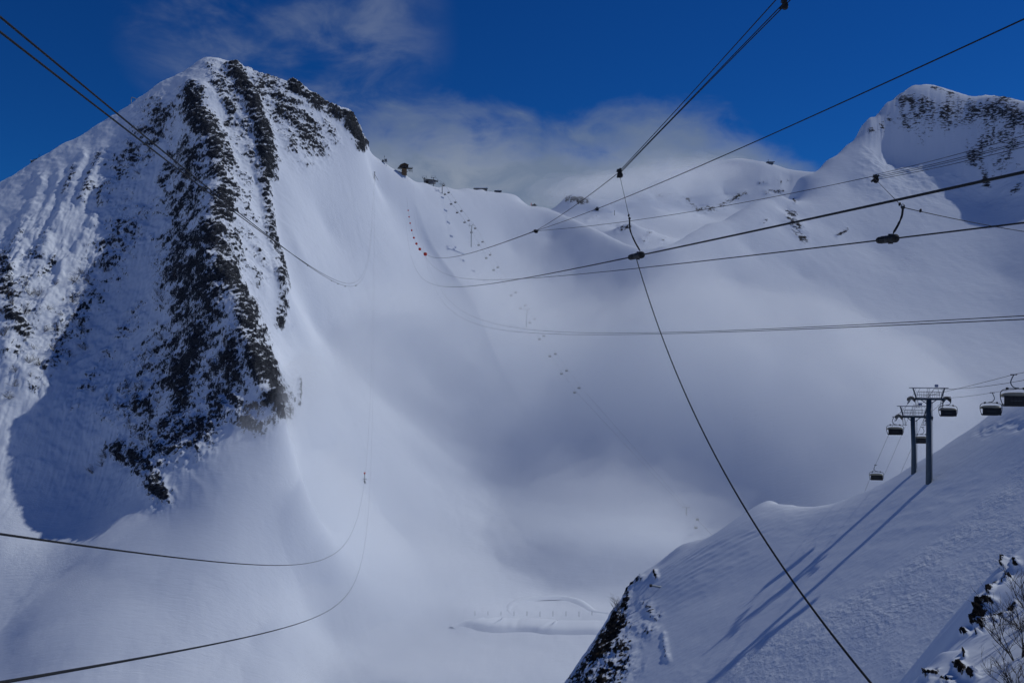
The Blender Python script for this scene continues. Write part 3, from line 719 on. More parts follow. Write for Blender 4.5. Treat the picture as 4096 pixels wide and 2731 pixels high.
for k, (y4, nm) in enumerate(((528, 'top'), (552, 'second'), (559, 'third'), (574, 'lowest'))):
    a = P2 + Vector((0.02 + 0.05 * k, 0, 0.05 - 0.055 * k))
    b = atv(4096, y4, 22.0)
    tube_obj('steel_cable', droop(a + (b - a) * 1.5, a, 0.10), 0.009, M_CABLE, 8, None, nm + ' of the four lines fanning from the right clamp to the right edge', 'cable', 'ropeway rigging lines')

# roller on the thick cable
def roller(key, px, py, name, label, dia, length, cage):
    p, t = nearest_on(C[key], px, py)
    if t.x < 0: t = -t
    root = empty(name, p); tag(root, label, 'roller', 'cable rollers')
    ax = t
    def ring(name_, s0, s1, r0, r1, m):
        mb = MB(); mb.lathe([(0.02, s0 - 0.0), (r0, s0), (r1, s1), (0.02, s1)], (0, 0, 0), ax, 20)
        return mb.build(name_, m, root, sm=False)
    h = length / 2; r = dia / 2
    mb = MB(); mb.lathe([(r * 0.3, -h), (r * 0.72, -h + 0.02), (r * 0.86, -h + 0.06), (r * 0.86, -h + 0.14), (r * 0.7, -h + 0.16)], (0, 0, 0), ax, 20); mb.build('end_cap', M_BLACK, root, sm=True)
    mb = MB(); mb.lathe([(r * 0.6, -h + 0.15), (r * 0.62, h - 0.2)], (0, 0, 0), ax, 16); mb.build('core', M_DARKMETAL, root, sm=True)
    nr = 5 if cage else 3
    for k in range(nr):
        s_ = -h + 0.2 + k * (length * 0.42 / nr)
        mb = MB(); mb.lathe([(r * 0.62, s_), (r * 0.9, s_ + 0.008), (r * 0.9, s_ + 0.028), (r * 0.62, s_ + 0.036)], (0, 0, 0), ax, 20); mb.build('cage_ring', M_DARKMETAL, root, sm=False)
    q = ax.to_track_quat('Z', 'Y')
    for k in range(8):
        an = k * math.pi / 4
        off = q @ Vector((r * 0.88 * math.cos(an), r * 0.88 * math.sin(an), 0))
        MB().tube([off + ax * (-h + 0.14), off + ax * (0.05)], 0.008, 5).build('cage_bar', M_DARKMETAL, root)
    mb = MB(); mb.lathe([(r * 0.7, 0.02), (r * 0.98, 0.04), (r * 1.0, h - 0.22), (r * 0.8, h - 0.2)], (0, 0, 0), ax, 14); mb.build('housing', M_BLACK, root)
    mb = MB(); mb.box((0, 0, 0), (0.10, 0.06, dia * 1.25)); o = mb.build('side_plate', M_DARKMETAL, root); o.location = ax * (h * 0.42)
    mb = MB(); mb.lathe([(r * 0.6, h - 0.2), (r * 1.06, h - 0.18), (r * 1.08, h - 0.02), (r * 0.7, h)], (0, 0, 0), ax, 22); mb.build('drum', M_BLACK, root, sm=False)
    MB().tube([ax * (h * 0.7), ax * (h * 0.72) + Vector((0, 0, r * 1.5))], 0.012, 6).build('eye_bolt', M_DARKMETAL, root)
    return p, p + ax * (h * 0.72) + Vector((0, 0, r * 1.4))
R1c, R1top = roller('roller_thick', 2545, 1026, 'cable_roller', 'black roller hanging on the thick cable near the centre', 0.21, 1.5, False)
R2c, R2top = roller('roller_thin', 3545, 961, 'cable_roller', 'black caged roller on the thinner cable at right', 0.19, 0.82, True)

def strap(a, b, bulge, w, label):
    a = Vector(a); b = Vector(b)
    mid1 = a.lerp(b, 0.35) + bulge; mid2 = a.lerp(b, 0.7) + bulge * 0.75
    pts = catmull([a, mid1, mid2, b], 6)
    root = empty('hanging_strap', a); tag(root, label, 'strap', 'straps holding the rollers')
    n_ = len(pts)
    MB().tube([p - a for p in pts], [w * (0.55 if i in (0, n_ - 1) else (0.75 if n_ * 0.42 < i < n_ * 0.5 else 1.0)) for i in range(n_)], 8).build('strap_band', M_BLACK, root, sm=True)
    MB().lathe([(0.01, -0.03), (w * 1.6, -0.015), (w * 1.6, 0.015), (0.01, 0.03)], (0, 0, 0.0), (0.2, 1, 0.1), 12).build('shackle', M_DARKMETAL, root)
    return root
d1 = R1top.y
S1 = atv(2518, 874, d1)
strap(S1, R1top, Vector((-0.10, 0, 0.0)), 0.026, 'black strap between the left pulley line and the thick cable roller')
tube_obj('suspension_rope', droop(P1, S1, 0.0, 6), 0.008, M_CABLE, 6, None, 'thin rope dropping from the left pulley block to the black strap', 'rope', 'ropeway rigging lines')
S2 = atv(3612, 830, R2top.y)
strap(S2, R2top, Vector((0.05, 0, 0.0)), 0.028, 'black strap curving down from the ring to the caged roller')
tube_obj('suspension_rope', droop(P2, S2, 0.0, 6), 0.008, M_CABLE, 6, None, 'thin rope slanting from the right clamp down to the ring', 'rope', 'ropeway rigging lines')
e = atv(4096, 919, 24.0)
tube_obj('steel_cable', droop(S2 + (e - S2) * 1.4, S2, 0.06), 0.010, M_CABLE, 8, None, 'thin cable from the ring sinking to the right edge', 'cable', 'ropeway rigging lines')
# the near cable falling from the left roller to the bottom edge
C['fall'] = sag_curve(at(3680, 2960, 9.5), np.array(R1c), 1.35, 60)
tube_obj('steel_cable', C['fall'], 0.016, M_CABLE, 8, None, 'cable falling steeply from the left roller to the bottom right edge', 'cable', 'ropeway rigging lines')

def pulley_block(p, label, s_=1.0, swing=0.0):
    root = empty('pulley_block', p); tag(root, label, 'pulley', 'pulley blocks and clamps')
    MB().lathe([(0.02, -0.05), (0.085, -0.045), (0.06, -0.02), (0.06, 0.02), (0.085, 0.045), (0.02, 0.05)], (0.02 * s_, 0, 0.05 * s_), (0.3, 1, 0.1), 16).build('upper_sheave', M_DARKMETAL, root)
    MB().lathe([(0.02, -0.06), (0.10, -0.055), (0.075, -0.02), (0.075, 0.02), (0.10, 0.055), (0.02, 0.06)], (0.04 * s_, 0, -0.09 * s_), (0.3, 1, -0.2), 16).build('lower_sheave', M_BLACK, root)
    mb = MB(); mb.box((0.0, 0.07, -0.02), (0.07, 0.015, 0.34), Matrix.Rotation(swing, 3, 'Y')); mb.box((0.0, -0.07, -0.02), (0.07, 0.015, 0.34), Matrix.Rotation(swing, 3, 'Y')); mb.build('cheek_plate', M_BLACK, root)
    MB().tube([(-0.06, 0, 0.13), (-0.09, 0, 0.02), (0.0, 0, 0.0)], 0.014, 6).build('shackle', M_DARKMETAL, root)
    return root
pulley_block(P1, 'pulley block where the bundle of lines meets above the strap at left', 1, 0.3)
b2 = pulley_block(P2 + Vector((0.10, 0, -0.06)), 'dark pulley clamp where four lines meet on the right', 1, 0.8)
jc = pulley_block(J, 'small junction clamp joining three cables over the snow ridge', 1, 1.2); jc.scale = (1.25, 1.25, 0.7)
tc_ = pulley_block(TOPCLAMP, 'dark clamp on the line bundle at the top edge', 1, 0.6); tc_.scale = (0.62, 0.62, 0.62)
# turnbuckle beads on the ropes
for p_, l_ in ((atv(2515, 862, d1), 'small bead on the rope above the left black strap'), (P2.lerp(S2, 0.93), 'small bead on the rope just above the ring'), (S2.lerp(e, 0.13), 'small bead on the thin cable right of the ring')):
    tag(MB().lathe([(0.008, -0.05), (0.03, -0.02), (0.03, 0.02), (0.008, 0.05)], p_, (0.3, 0, 1), 10).build('rope_bead', M_BLACK, None, True), l_, 'bead', 'rope beads')
ring = MB()
ring.tube([S2 + Vector((0.045 * math.cos(a_), 0.01, 0.06 * math.sin(a_) + 0.02)) for a_ in np.linspace(0, 2 * math.pi, 15)], 0.011, 6)
tag(ring.build('steel_ring', M_STEEL, None, True), 'steel ring where the right rope, strap and thin cable meet', 'ring')

# red marker balls strung on the ball cable
order = ('nearest and largest', 'second nearest', 'third nearest', 'fourth nearest', 'fifth nearest', 'sixth nearest', 'seventh nearest', 'farthest and smallest')
ball_me = None
for k, (px, py) in enumerate(((1701, 1017), (1679, 997), (1665, 975), (1656, 951), (1648, 921), (1642, 893), (1637, 868), (1633, 842))):
    p, t = nearest_on(C['ball'], px, py)
    root = empty('marker_ball', p); tag(root, order[k] + ' red marker ball on the ball cable', 'marker ball', 'red marker balls')
    if ball_me is None:
        prof = [(0.6 * math.sin(math.pi * i / 10), -0.6 * math.cos(math.pi * i / 10)) for i in range(1, 10)]
        sh = MB().lathe(prof, (0, 0, 0), (1, 0.2, 0.2), 18).build('shell', M_RED, root, True)
        bd = MB().lathe([(0.54, -0.04), (0.615, -0.035), (0.615, 0.035), (0.54, 0.04)], (0, 0, 0), (0.3, 1, 0.5), 18).build('clamp_band', M_BLACK, root)
        ball_me = (sh, bd)
    else:
        for o_ in ball_me:
            c_ = o_.copy(); COL.objects.link(c_); c_.parent = root
# carriage hanging where the two lower left cables meet
pc, _ = nearest_on(C['left_low'], 1476, 1905)
u_ = pc.y / F                                # metres per photograph pixel here
root = empty('marker_ball', pc + Vector((-1 * u_, 0, 11 * u_))); tag(root, 'red marker ball hanging alone above the cable carriage in the fog', 'marker ball', 'red marker balls')
for o_ in ball_me:
    c_ = o_.copy(); COL.objects.link(c_); c_.parent = root; c_.scale = (3.8 * u_ / 0.6,) * 3
root = empty('cable_carriage', pc); tag(root, 'small dark carriage with crossbar hanging under the lone red ball', 'carriage')
MB().tube([(-1 * u_, 0, 8 * u_), (-1 * u_, 0, -14 * u_)], 0.9 * u_, 6).build('hanger_rod', M_DARKMETAL, root)
MB().tube([(-10 * u_, 0, -13 * u_), (-4 * u_, 0, -12.6 * u_), (0, 0, -11.6 * u_), (4 * u_, 0, -12.6 * u_), (9 * u_, 0, -13 * u_)], [0.7 * u_, 0.9 * u_, 1.3 * u_, 0.9 * u_, 0.7 * u_], 6).build('crossbar', M_DARKMETAL, root)
MB().tube([(-1 * u_, 0, -16 * u_), (-0.5 * u_, 0, -20 * u_), (0, 0, -24 * u_), (-1.5 * u_, 0, -30 * u_)], [1.3 * u_, 1.8 * u_, 2.2 * u_, 0.8 * u_], 6).build('body_block', M_BLACK, root)
MB().tube([(-7 * u_, 0, -20 * u_), (-2 * u_, 0, -23 * u_)], 0.7 * u_, 5).build('side_lever', M_DARKMETAL, root)
MB().tube([(1 * u_, 0, -23 * u_), (3 * u_, 0, -26 * u_), (3.4 * u_, 0, -31 * u_)], 0.9 * u_, 5).build('counterweight', M_BLACK, root)
for k, (px, py) in enumerate(((1230, 1058), (1330, 1112), (1355, 1125), (1382, 1134), (1420, 1132))):
    p, t = nearest_on(C['left_top'], px, py)
    k_ = 3.2 * p.y / F
    o = MB().lathe([(0.1 * k_, -1.0 * k_), (0.45 * k_, -0.6 * k_), (0.45 * k_, 0.5 * k_), (0.1 * k_, 0.8 * k_)], p - Vector((0, 0, 0.6 * k_)), (0.1, 0, 1), 8).build('cable_clamp', M_DARKMETAL, None)
    tag(o, ('leftmost', 'second', 'third', 'fourth', 'rightmost')[k] + ' small clamp on the cable dip right of the rock spur', 'clamp', 'small clamps on the far cable dip')
# ------------------------------------------------------------------ chairlift: towers, chairs and ropes
def tower(name, base, rz, h, label, group, lean=0.0, detail=True, top=6.4, pole_r=0.44, mt=None, sign=True):
    """lift tower: base at the snow, crossarm of sheaves at height h; local x runs across the line"""
    mt = mt or M_TOWER
    root = empty(name, base, rz); tag(root, label, 'lift tower', group)
    hw = top * 0.455
    MB().tube([(0, 0, -3.0), (0, 0, 0.0), (0, 0, h * 0.45), (lean * 0.5, 0, h - 0.1)], [pole_r * 1.12, pole_r * 1.1, pole_r, pole_r * 0.94], 16).build('pole', mt, root, True)
    mb = MB()
    mb.box((0, 0, h + 0.05), (hw * 1.7, 0.42, 0.34))
    mb.tube([(-hw * 0.42, 0, h - 0.1), (-0.3, 0, h - 0.75)], 0.07, 6); mb.tube([(hw * 0.42, 0, h - 0.1), (0.3, 0, h - 0.75)], 0.07, 6)
    mb.build('crossarm', mt, root)
    MB().box((0, 0, h + 1.95), (top, 0.16, 0.12)).build('gantry_beam', mt, root)
    for s_ in (-1, 1):
        MB().tube([(s_ * hw * 0.70, 0, h + 0.2), (s_ * hw * 0.88, 0, h + 1.92)], 0.12 if detail else 0.13, 6).build('gantry_post', mt, root)
        if detail:
            mb = MB()
            for q in (0.44, 0.66):
                mb.tube([(s_ * hw * (q + 0.24), 0.3, h + 0.2), (s_ * hw * (q + 0.06), 0.0, h + 1.9)], 0.022, 5)
            mb.build('stay_rod', mt, root)
        # sheave train hanging at the arm's end, following the rope
        sh = empty_child('sheave_train', root, (s_ * hw * 0.98, 0, h - 0.08)); sh.scale = (1.5, 1.25, 1.5)
        mb = MB(); mb.tube([(0, -1.5, 0.12 - 0.25), (0, 0, 0.18), (0, 1.5, 0.12 - 0.62)], 0.07, 6); mb.build('beam', mt, sh)
        n_w = 6 if detail else 3
        for k in range(n_w):
            y_ = -1.4 + 2.8 * k / (n_w - 1)
            z_ = 0.16 - 0.06 * y_ * y_ - 0.08 * max(y_, 0) ** 1.5
            MB().lathe([(0.04, -0.07), (0.21, -0.06), (0.17, 0.0), (0.21, 0.06), (0.04, 0.07)], (0, y_, z_ + 0.06), (1, 0, 0), 12 if detail else 8).build('sheave', M_DARKMETAL, sh)
        if detail:
            # work platform with rail, hanging ladder
            pf = empty_child('platform', root, (s_ * hw * 0.36, 0, h + 0.24))
            MB().box((0, 0, 0), (hw * 0.62, 0.9, 0.04)).build('grating', M_STEEL, pf)
            for q in (-0.44, -0.15, 0.15, 0.44):
                for yy in (-0.42, 0.42):
                    MB().tube([(q * hw * 0.68, yy, 0), (q * hw * 0.68, yy, 1.05)], 0.024, 5).build('rail_post', mt, pf)
            for zz in (0.55, 1.05):
                for yy in (-0.42, 0.42):
                    MB().tube([(-0.31 * hw, yy, zz), (0.31 * hw, yy, zz)], 0.022, 5).build('hand_rail', mt, pf)
            ld = empty_child('ladder', root, (s_ * hw * 0.74, -0.3, h - 0.2))
            for q in (-0.22, 0.22):
                MB().tube([(q + s_ * 0.0, 0, 0.3), (q - s_ * 0.26, 0, -1.15)], 0.035, 5).build('rail', mt, ld)
            for k in range(6):
                zz = 0.1 - 0.22 * k
                MB().tube([(-0.22 - s_ * 0.18 * (0.3 - zz), 0, zz), (0.22 - s_ * 0.18 * (0.3 - zz), 0, zz)], 0.024, 5).build('rung', mt, ld)
            MB().box((0.0 - s_ * 0.26, 0, -1.17), (0.75, 0.5, 0.05)).build('foot_step', mt, ld)
    if detail:
        ld = empty_child('ladder', root, (0.0, 0.1, h + 0.2))
        for q in (-0.22, 0.22):
            MB().tube([(q, 0, 0), (q, 0, 1.7)], 0.025, 5).build('rail', mt, ld)
        for k in range(6):
            MB().tube([(-0.22, 0, 0.2 + 0.27 * k), (0.22, 0, 0.2 + 0.27 * k)], 0.02, 5).build('rung', mt, ld)
        pl = empty_child('pole_ladder', root, (pole_r * 1.02, -0.18, 0))
        for q in (-0.16, 0.16):
            MB().tube([(0.06, q, 0.8), (0.06, q, h - 0.4)], 0.022, 5).build('rail', mt, pl)
        mb = MB()
        nn = int((h - 1.2) / 0.33)
        for k in range(nn):
            MB().tube([(0.06, -0.16, 0.9 + 0.33 * k), (0.06, 0.16, 0.9 + 0.33 * k)], 0.02, 5).build('rung', mt, pl)
        if sign:
            sg = MB().box((top * 0.19, -0.1, h + 2.32), (0.56, 0.04, 0.44)).build('number_sign', M_SIGN, root)
            MB().box((top * 0.19, -0.135, h + 2.32), (0.10, 0.012, 0.26)).build('numeral', M_SIGNINK, sg)
    return root
def empty_child(name, parent, loc):
    o = bpy.data.objects.new(name, None); COL.objects.link(o); o.parent = parent; o.location = loc; o.empty_display_size = 0.2
    return o
def make_chair(label, side):
    """covered chair hanging from the grip at its origin; side is the way the hanger bows"""
    root = empty('lift_chair'); 
    MB().box((0, 0, 0), (0.62, 0.12, 0.10)).build('grip', M_DARKMETAL, root)
    pts = catmull([(0, 0, -0.02), (side * 0.20, 0, -0.45), (side * 0.30, 0, -0.85), (side * 0.12, 0, -1.2), (-side * 0.15, 0, -1.36), (-side * 0.5, 0, -1.40)], 5)
    MB().tube(pts, 0.055, 8).build('hanger', M_TOWER, root, True)
    cx = -side * 0.18; zb = -1.45
    MB().tube([(cx - 0.95, 0, zb), (cx + 0.95, 0, zb)], 0.05, 8).build('top_bar', M_DARKMETAL, root, True)
    for s_ in (-1, 1):
        MB().box((cx + s_ * 0.82, 0, zb), (0.20, 0.2, 0.24)).build('bar_clamp', M_DARKMETAL, root)
        lp = catmull([(cx + s_ * 0.85, 0, zb - 0.10), (cx + s_ * 1.22, 0, zb - 0.14), (cx + s_ * 1.46, 0, zb - 0.42), (cx + s_ * 1.48, -0.05, zb - 1.0), (cx + s_ * 1.36, -0.1, zb - 1.48), (cx + s_ * 1.18, 0.15, zb - 1.68)], 5)
        MB().tube(lp, 0.045, 8).build('side_frame', M_DARKMETAL, root, True)
    # canopy: a curved shell, higher at its crown
    xs = [-1.27, -1.2, -1.0, -0.5, 0.0, 0.5, 1.0, 1.2, 1.27]
    prof = [(-0.42, 0.0), (-0.38, 0.28), (-0.2, 0.44), (0.05, 0.5), (0.32, 0.44), (0.55, 0.24), (0.64, 0.08), (0.66, -0.04)]
    vv = []
    for x in xs:
        k = 1.0 - 0.30 * (abs(x) / 1.27) ** 6 - 0.06 * (abs(x) / 1.27) ** 2
        for y, z in prof:
            vv.append((cx + x, y * (0.96 if abs(x) > 1.1 else 1.0), zb - 0.88 + z * k))
    npf = len(prof); ff = []
    for i in range(len(xs) - 1):
        for j in range(npf - 1):
            a = i * npf + j; ff.append((a, a + 1, a + npf + 1, a + npf))
    ff.append(tuple(range(npf))); ff.append(tuple(reversed(range((len(xs) - 1) * npf, len(xs) * npf))))
    mb = MB(); mb.add(vv, ff); mb.build('canopy', M_CANOPY, root, True)
    # padded back rest and seat
    mb = MB(); mb.box((cx, -0.40, zb - 1.27), (2.48, 0.14, 1.02)); bk = mb.build('backrest', M_SEAT, root)
    MB().box((cx, -0.38, zb - 0.76), (2.54, 0.18, 0.05)).build('trim', M_BLACK, bk)
    for k in range(6):
        MB().box((cx - 1.0 + 0.4 * k, -0.475, zb - 1.27), (0.37, 0.05, 0.84)).build('pad', M_SEAT, bk)
    MB().box((cx - 0.1, -0.502, zb - 1.22), (1.1, 0.012, 0.045)).build('lettering_strip', M_LOGO, bk)
    mb = MB(); mb.box((cx, 0.0, zb - 1.68), (2.46, 0.72, 0.14)); mb.build('seat', M_SEAT, root)
    MB().tube([(cx - 1.1, 0.5, zb - 1.86), (cx + 1.1, 0.5, zb - 1.86)], 0.035, 6).build('footrest', M_DARKMETAL, root)
    for s_ in (-1, 1):
        MB().tube([(cx + s_ * 1.15, 0.1, zb - 1.7), (cx + s_ * 1.05, 0.5, zb - 1.86)], 0.03, 6).build('footrest_arm', M_DARKMETAL, root)
    return tag(root, label, 'lift chair')
chair_l = make_chair('covered chair nearest the camera, cut by the right edge', -1)
chair_r = make_chair('covered chair right of the tall near tower, second from the right edge', 1)
def place(proto, p, rz, label, group, used={}):
    if id(proto) not in used:
        used[id(proto)] = 1; o = proto
    else:
        o = copy_tree(proto)
    o.location = p; o.rotation_euler = (0, 0, rz)
    o['label'] = label; o['group'] = group
    return o

# ---- near lift
RZ = math.atan2(5.5, 18.0) * -1.0
B1 = atv(3715, 1936, near_d(3715, 1936)); B2 = atv(3655, 1890, near_d(3655, 1890))
H1 = at(3715, 1597, B1.y)[2] - B1.z
H2 = at(3655, 1668, B2.y)[2] - B2.z
tower('lift_tower', B1, RZ * 0.4, H1, 'tall dark lift tower standing nearest on the right snow slope', 'near lift towers', 0.05)
tower('lift_tower', B2, RZ * 0.4, H2, 'lift tower half hidden behind the tall near tower', 'near lift towers', -0.35, top=5.7, pole_r=0.40)
def rope(pts, sag, label, r=0.024):
    out = []
    for a, b in zip(pts[:-1], pts[1:]):
        seg_ = sag_curve(a, b, sag, 14)
        out += seg_ if not out else seg_[1:]
    tube_obj('lift_rope', out, r, M_CABLE, 7, None, label, 'rope', 'chairlift ropes')
    return out
T1L = atv(3648, 1595, 152); T1R = atv(3786, 1592, 151); T2L = atv(3586, 1663, 159.5); T2R = atv(3698, 1668, 158.5)
LOWL = atv(3440, 2010, 215); LOWR = atv(3560, 1985, 212)
ropeL = rope([atv(4500, 1385, 62), atv(4050, 1499, 92), T1L, T2L, atv(3502, 1858, 192), LOWL], 0.10, 'haul rope on the left of the near lift towers')
ropeR = rope([atv(4500, 1480, 75), atv(3969, 1570, 128), T1R, T2R, atv(3640, 1806, 192), LOWR], 0.10, 'haul rope on the right of the near lift towers')
rope([atv(4500, 1420, 80), atv(3735, 1556, 150), atv(3655, 1618, 159)], 0.9, 'sagging signal cable above the near lift towers', 0.03)
rope([atv(3655, 1618, 159), atv(3537, 1898, 200)], 0.3, 'signal cable running down behind the near lift towers', 0.02)
g = 'chairs on the near lift'
place(chair_l, atv(4055, 1498, 92), RZ * 0.5, 'covered chair nearest the camera, cut by the right edge', g)
place(chair_r, atv(3969, 1570, 128), RZ * 0.5, 'covered chair between the tall near tower and the right edge chair', g)
place(chair_r, atv(3796, 1587, 149), RZ * 0.5, 'covered chair just right of the tall near tower head', g)
place(chair_l, atv(3576, 1667, 162), RZ * 0.5, 'covered chair hanging left of the half hidden tower', g)
place(chair_r, atv(3690, 1708, 178), RZ * 0.5, 'covered chair seen between the poles of the two near towers', g)
place(chair_l, atv(3502, 1859, 192), RZ * 0.5, 'covered chair lowest on the near lift, just above the snow ridge', g)

# ---- far lift, running down from the ridge into the fog
def ground_hit(px, py, lo=300.0, hi=1400.0, H=None):
    """first point of the terrain along the ray of a photograph pixel"""
    H = H or H_MAIN
    d = np.arange(lo, hi, 1.5)
    u, v = (px - 2048) / F, (1365.5 - py) / F
    below = v * d < H(u * d, d)
    i = int(np.argmax(below)) if below.any() else len(d) - 1
    return atv(px, py, d[i])
def lift_depth(py):
    return float(np.interp(py, (690, 760, 930, 1250, 1560, 2060, 2110), (1045, 1030, 978, 918, 830, 690, 676)))
far_t = [(1769, 782, 1769, 735, 'far lift tower on the ridge below the station, clear of fog'), (1885, 976, 1891, 900, 'far lift tower halfway down the snow slope, paled by mist'), (2106, 1306, 2113, 1236, 'far lift tower faint in the fog below the middle of the slope'), (2745, 2098, 2746, 2026, 'faint lift tower low in the fog beyond the near snow ridge'),
         (1734, 738, 1734, 709, 'short lift tower beside the station shed on the ridge'), (1698, 728, 1698, 709, 'lift tower head left of the station shed on the ridge')]
frz = math.radians(-28)
first = None
for k, (bx, by, tx, ty, lab) in enumerate(far_t):
    dd = lift_depth(0.5 * (by + ty)) + (12 if k > 3 else 0)
    b_ = atv(bx, by, dd)
    h_ = at(tx, ty, dd)[2] - b_.z
    tower('lift_tower', b_ - Vector((0, 0, 0.5)), frz if k < 3 else math.radians(-12), h_, lab, 'far lift towers', (tx - bx) / F * dd, detail=False, top=6.0, pole_r=0.5, mt=M_HAZEDSTEEL)
chairs_r = [(1749, 726), (1775, 743), (1795, 771), (1822, 810), (1846, 845), (1875, 883), (1901, 914), (1931, 968), (1961, 1020), (1992, 1070), (2063, 1170), (2101, 1222), (2139, 1277), (2176, 1344), (2222, 1416), (2267, 1483), (2317, 1552)]
chairs_l = [(1779, 778), (1804, 817), (1828, 851), (1858, 890), (1885, 930), (1914, 981), (1944, 1033), (1974, 1081), (2043, 1182), (2081, 1234), (2119, 1291), (2157, 1357), (2199, 1425), (2245, 1495), (2298, 1570)]
words = ('topmost', 'second', 'third', 'fourth', 'fifth', 'sixth', 'seventh', 'eighth', 'ninth', 'tenth', 'eleventh', 'twelfth', 'thirteenth', 'fourteenth', 'fifteenth', 'sixteenth', 'lowest')
for lst, side, nm in ((chairs_r, 1, 'right'), (chairs_l, -1, 'left')):
    for k, (px, py) in enumerate(lst):
        d_ = lift_depth(py)
        w_ = 'lowest' if k == len(lst) - 1 else words[k]
        place(chair_r if side > 0 else chair_l, atv(px, py, d_) + Vector((0, 0, 2.6)), frz * 0.5, w_ + ' distant covered chair on the ' + nm + ' hand rope of the far lift', 'chairs on the far lift')
for k, (px, py) in enumerate(((2690, 2017), (2705, 1998), (2782, 2105), (2790, 2072))):
    place(chair_l if k % 2 == 0 else chair_r, atv(px, py, lift_depth(py) - 8 * (k > 1)) + Vector((0, 0, 1.6)), 0.2, ('faint chair up left of the fog bound tower', 'faintest chair above and left of the fog bound tower', 'lower chair right of the fog bound tower', 'upper chair right of the fog bound tower')[k], 'chairs on the far lift')
def far_rope(lst, label, ext):
    pts = [atv(px, py, lift_depth(py)) + Vector((0, 0, 2.6)) for px, py in lst] + [atv(*ext)]
    tube_obj('lift_rope', pts, 0.05, M_CABLE, 5, None, label, 'rope', 'chairlift ropes')
far_rope(chairs_r, 'far haul rope on the right, running from the station into the fog', (2740, 2020, 684))
far_rope(chairs_l, 'far haul rope on the left, running from the station into the fog', (2728, 2022, 684))
tube_obj('lift_rope', droop(atv(2750, 2028, 682), atv(2860, 2150, 600), 1.0), 0.05, M_CABLE, 5, None, 'haul rope leaving the fog bound tower towards the near snow ridge', 'rope', 'chairlift ropes')
# ------------------------------------------------------------------ buildings and small installations on the ridges
def child_box(name, c, size, m, parent, rot=None):
    return MB().box(c, size, rot).build(name, m, parent)
def gable(mb, w, l, z0, rise, over=0.4, th=0.25):
    """pitched roof, ridge along y"""
    x = w / 2 + over; y = l / 2 + over
    lo, hi = z0, z0 + rise
    vs_ = []
    for yy in (-y, y):
        vs_ += [(-x, yy, lo), (0, yy, hi), (x, yy, lo), (x, yy, lo + th), (0, yy, hi + th), (-x, yy, lo + th)]
    mb.add(vs_, [(0, 1, 4, 5), (1, 2, 3, 4), (6, 11, 10, 7), (7, 10, 9, 8), (0, 6, 7, 1), (1, 7, 8, 2), (5, 4, 10, 11), (4, 3, 9, 10), (0, 5, 11, 6), (2, 8, 9, 3)])
# chalet on a tower with a deck
d_ = 1000.0; u_ = d_ / F
c_ = atv(1617, 692, d_ - 3)
r_ = empty('chalet', c_, math.radians(14)); tag(r_, 'brown wooden chalet with pitched roof and railed deck on the ridge', 'chalet')
child_box('lower_wall', (0, 0, 1.0), (5.2, 5.0, 7.4), M_TAN, r_)
child_box('upper_wall', (0, 0, 6.9), (8.4, 6.6, 3.2), M_WOOD, r_)
for x_ in (-2.3, 0, 2.3):
    w_ = child_box('window', (x_, -3.34, 7.0), (1.3, 0.12, 1.2), M_WOOD, r_); child_box('pane', (x_, -3.42, 7.0), (1.05, 0.05, 0.95), M_GLASS, w_)
mb = MB(); gable(mb, 8.4, 6.6, 8.55, 1.9); rf_ = mb.build('roof', M_WOOD, r_)
mb = MB(); mb.add([(-4.2, -3.31, 8.5), (4.2, -3.31, 8.5), (0, -3.31, 10.3)], [(0, 1, 2)]); mb.add([(-4.2, 3.31, 8.5), (4.2, 3.31, 8.5), (0, 3.31, 10.3)], [(2, 1, 0)]); mb.build('gable_wall', M_WOOD, r_)
dk = child_box('deck', (1.0, 0, 5.15), (16.5, 9.0, 0.3), M_DARKMETAL, r_)
for k in range(9):
    MB().tube([(-7.2 + k * 2.05, -4.4, 5.3), (-7.2 + k * 2.05, -4.4, 6.4)], 0.07, 5).build('rail_post', M_STEEL, r_)
MB().tube([(-7.2, -4.4, 6.4), (9.2, -4.4, 6.4)], 0.07, 5).build('hand_rail', M_STEEL, r_)
for x0, x1 in ((-7.0, -2.6), (9.0, 2.6), (6.0, 2.6)):
    MB().tube([(x0, -3.8, 5.0), (x1, -2.5, 0.6)], 0.14, 5).build('brace', M_DARKMETAL, r_)
MB().box((7.2, -1, 2.2), (4.0, 3.0, 0.2)).build('lower_deck', M_DARKMETAL, r_)
for x_ in (5.4, 7.2, 9.0):
    MB().tube([(x_, -2.4, 0.0), (x_, -2.4, 5.0)], 0.09, 5).build('deck_post', M_STEEL, r_)
child_box('side_cabin', (-4.6, 0, 6.5), (2.2, 4.5, 2.4), M_WOOD, r_)

# antenna platform on lattice legs
d_ = 985.0
r_ = empty('antenna_platform', atv(1538, 656, d_)); tag(r_, 'antenna platform with boxes and mast left of the chalet', 'platform')
for x_ in (-2.2, 2.6):
    MB().tube([(x_, -1, -2.5), (x_, -1, 2.4)], 0.12, 5).build('leg', M_STEEL, r_)
MB().tube([(-2.2, -1, -1.0), (2.6, -1, 2.2)], 0.08, 5).build('brace', M_STEEL, r_)
child_box('floor_plate', (0.2, 0, 2.5), (6.0, 3.0, 0.2), M_STEEL, r_)
child_box('cabinet', (1.4, 0, 4.0), (2.6, 2.2, 2.8), M_WALLGREY, r_)
child_box('equipment_box', (-1.7, 0, 3.5), (1.8, 1.8, 1.8), M_DARKMETAL, r_)
MB().tube([(0, 0, 2.5), (0, 0, 9.6)], 0.10, 5).build('mast', M_DARKMETAL, r_)
MB().tube([(0, 0, 7.4), (0, 0, 8.6)], 0.28, 6).build('aerial', M_DARKMETAL, r_)

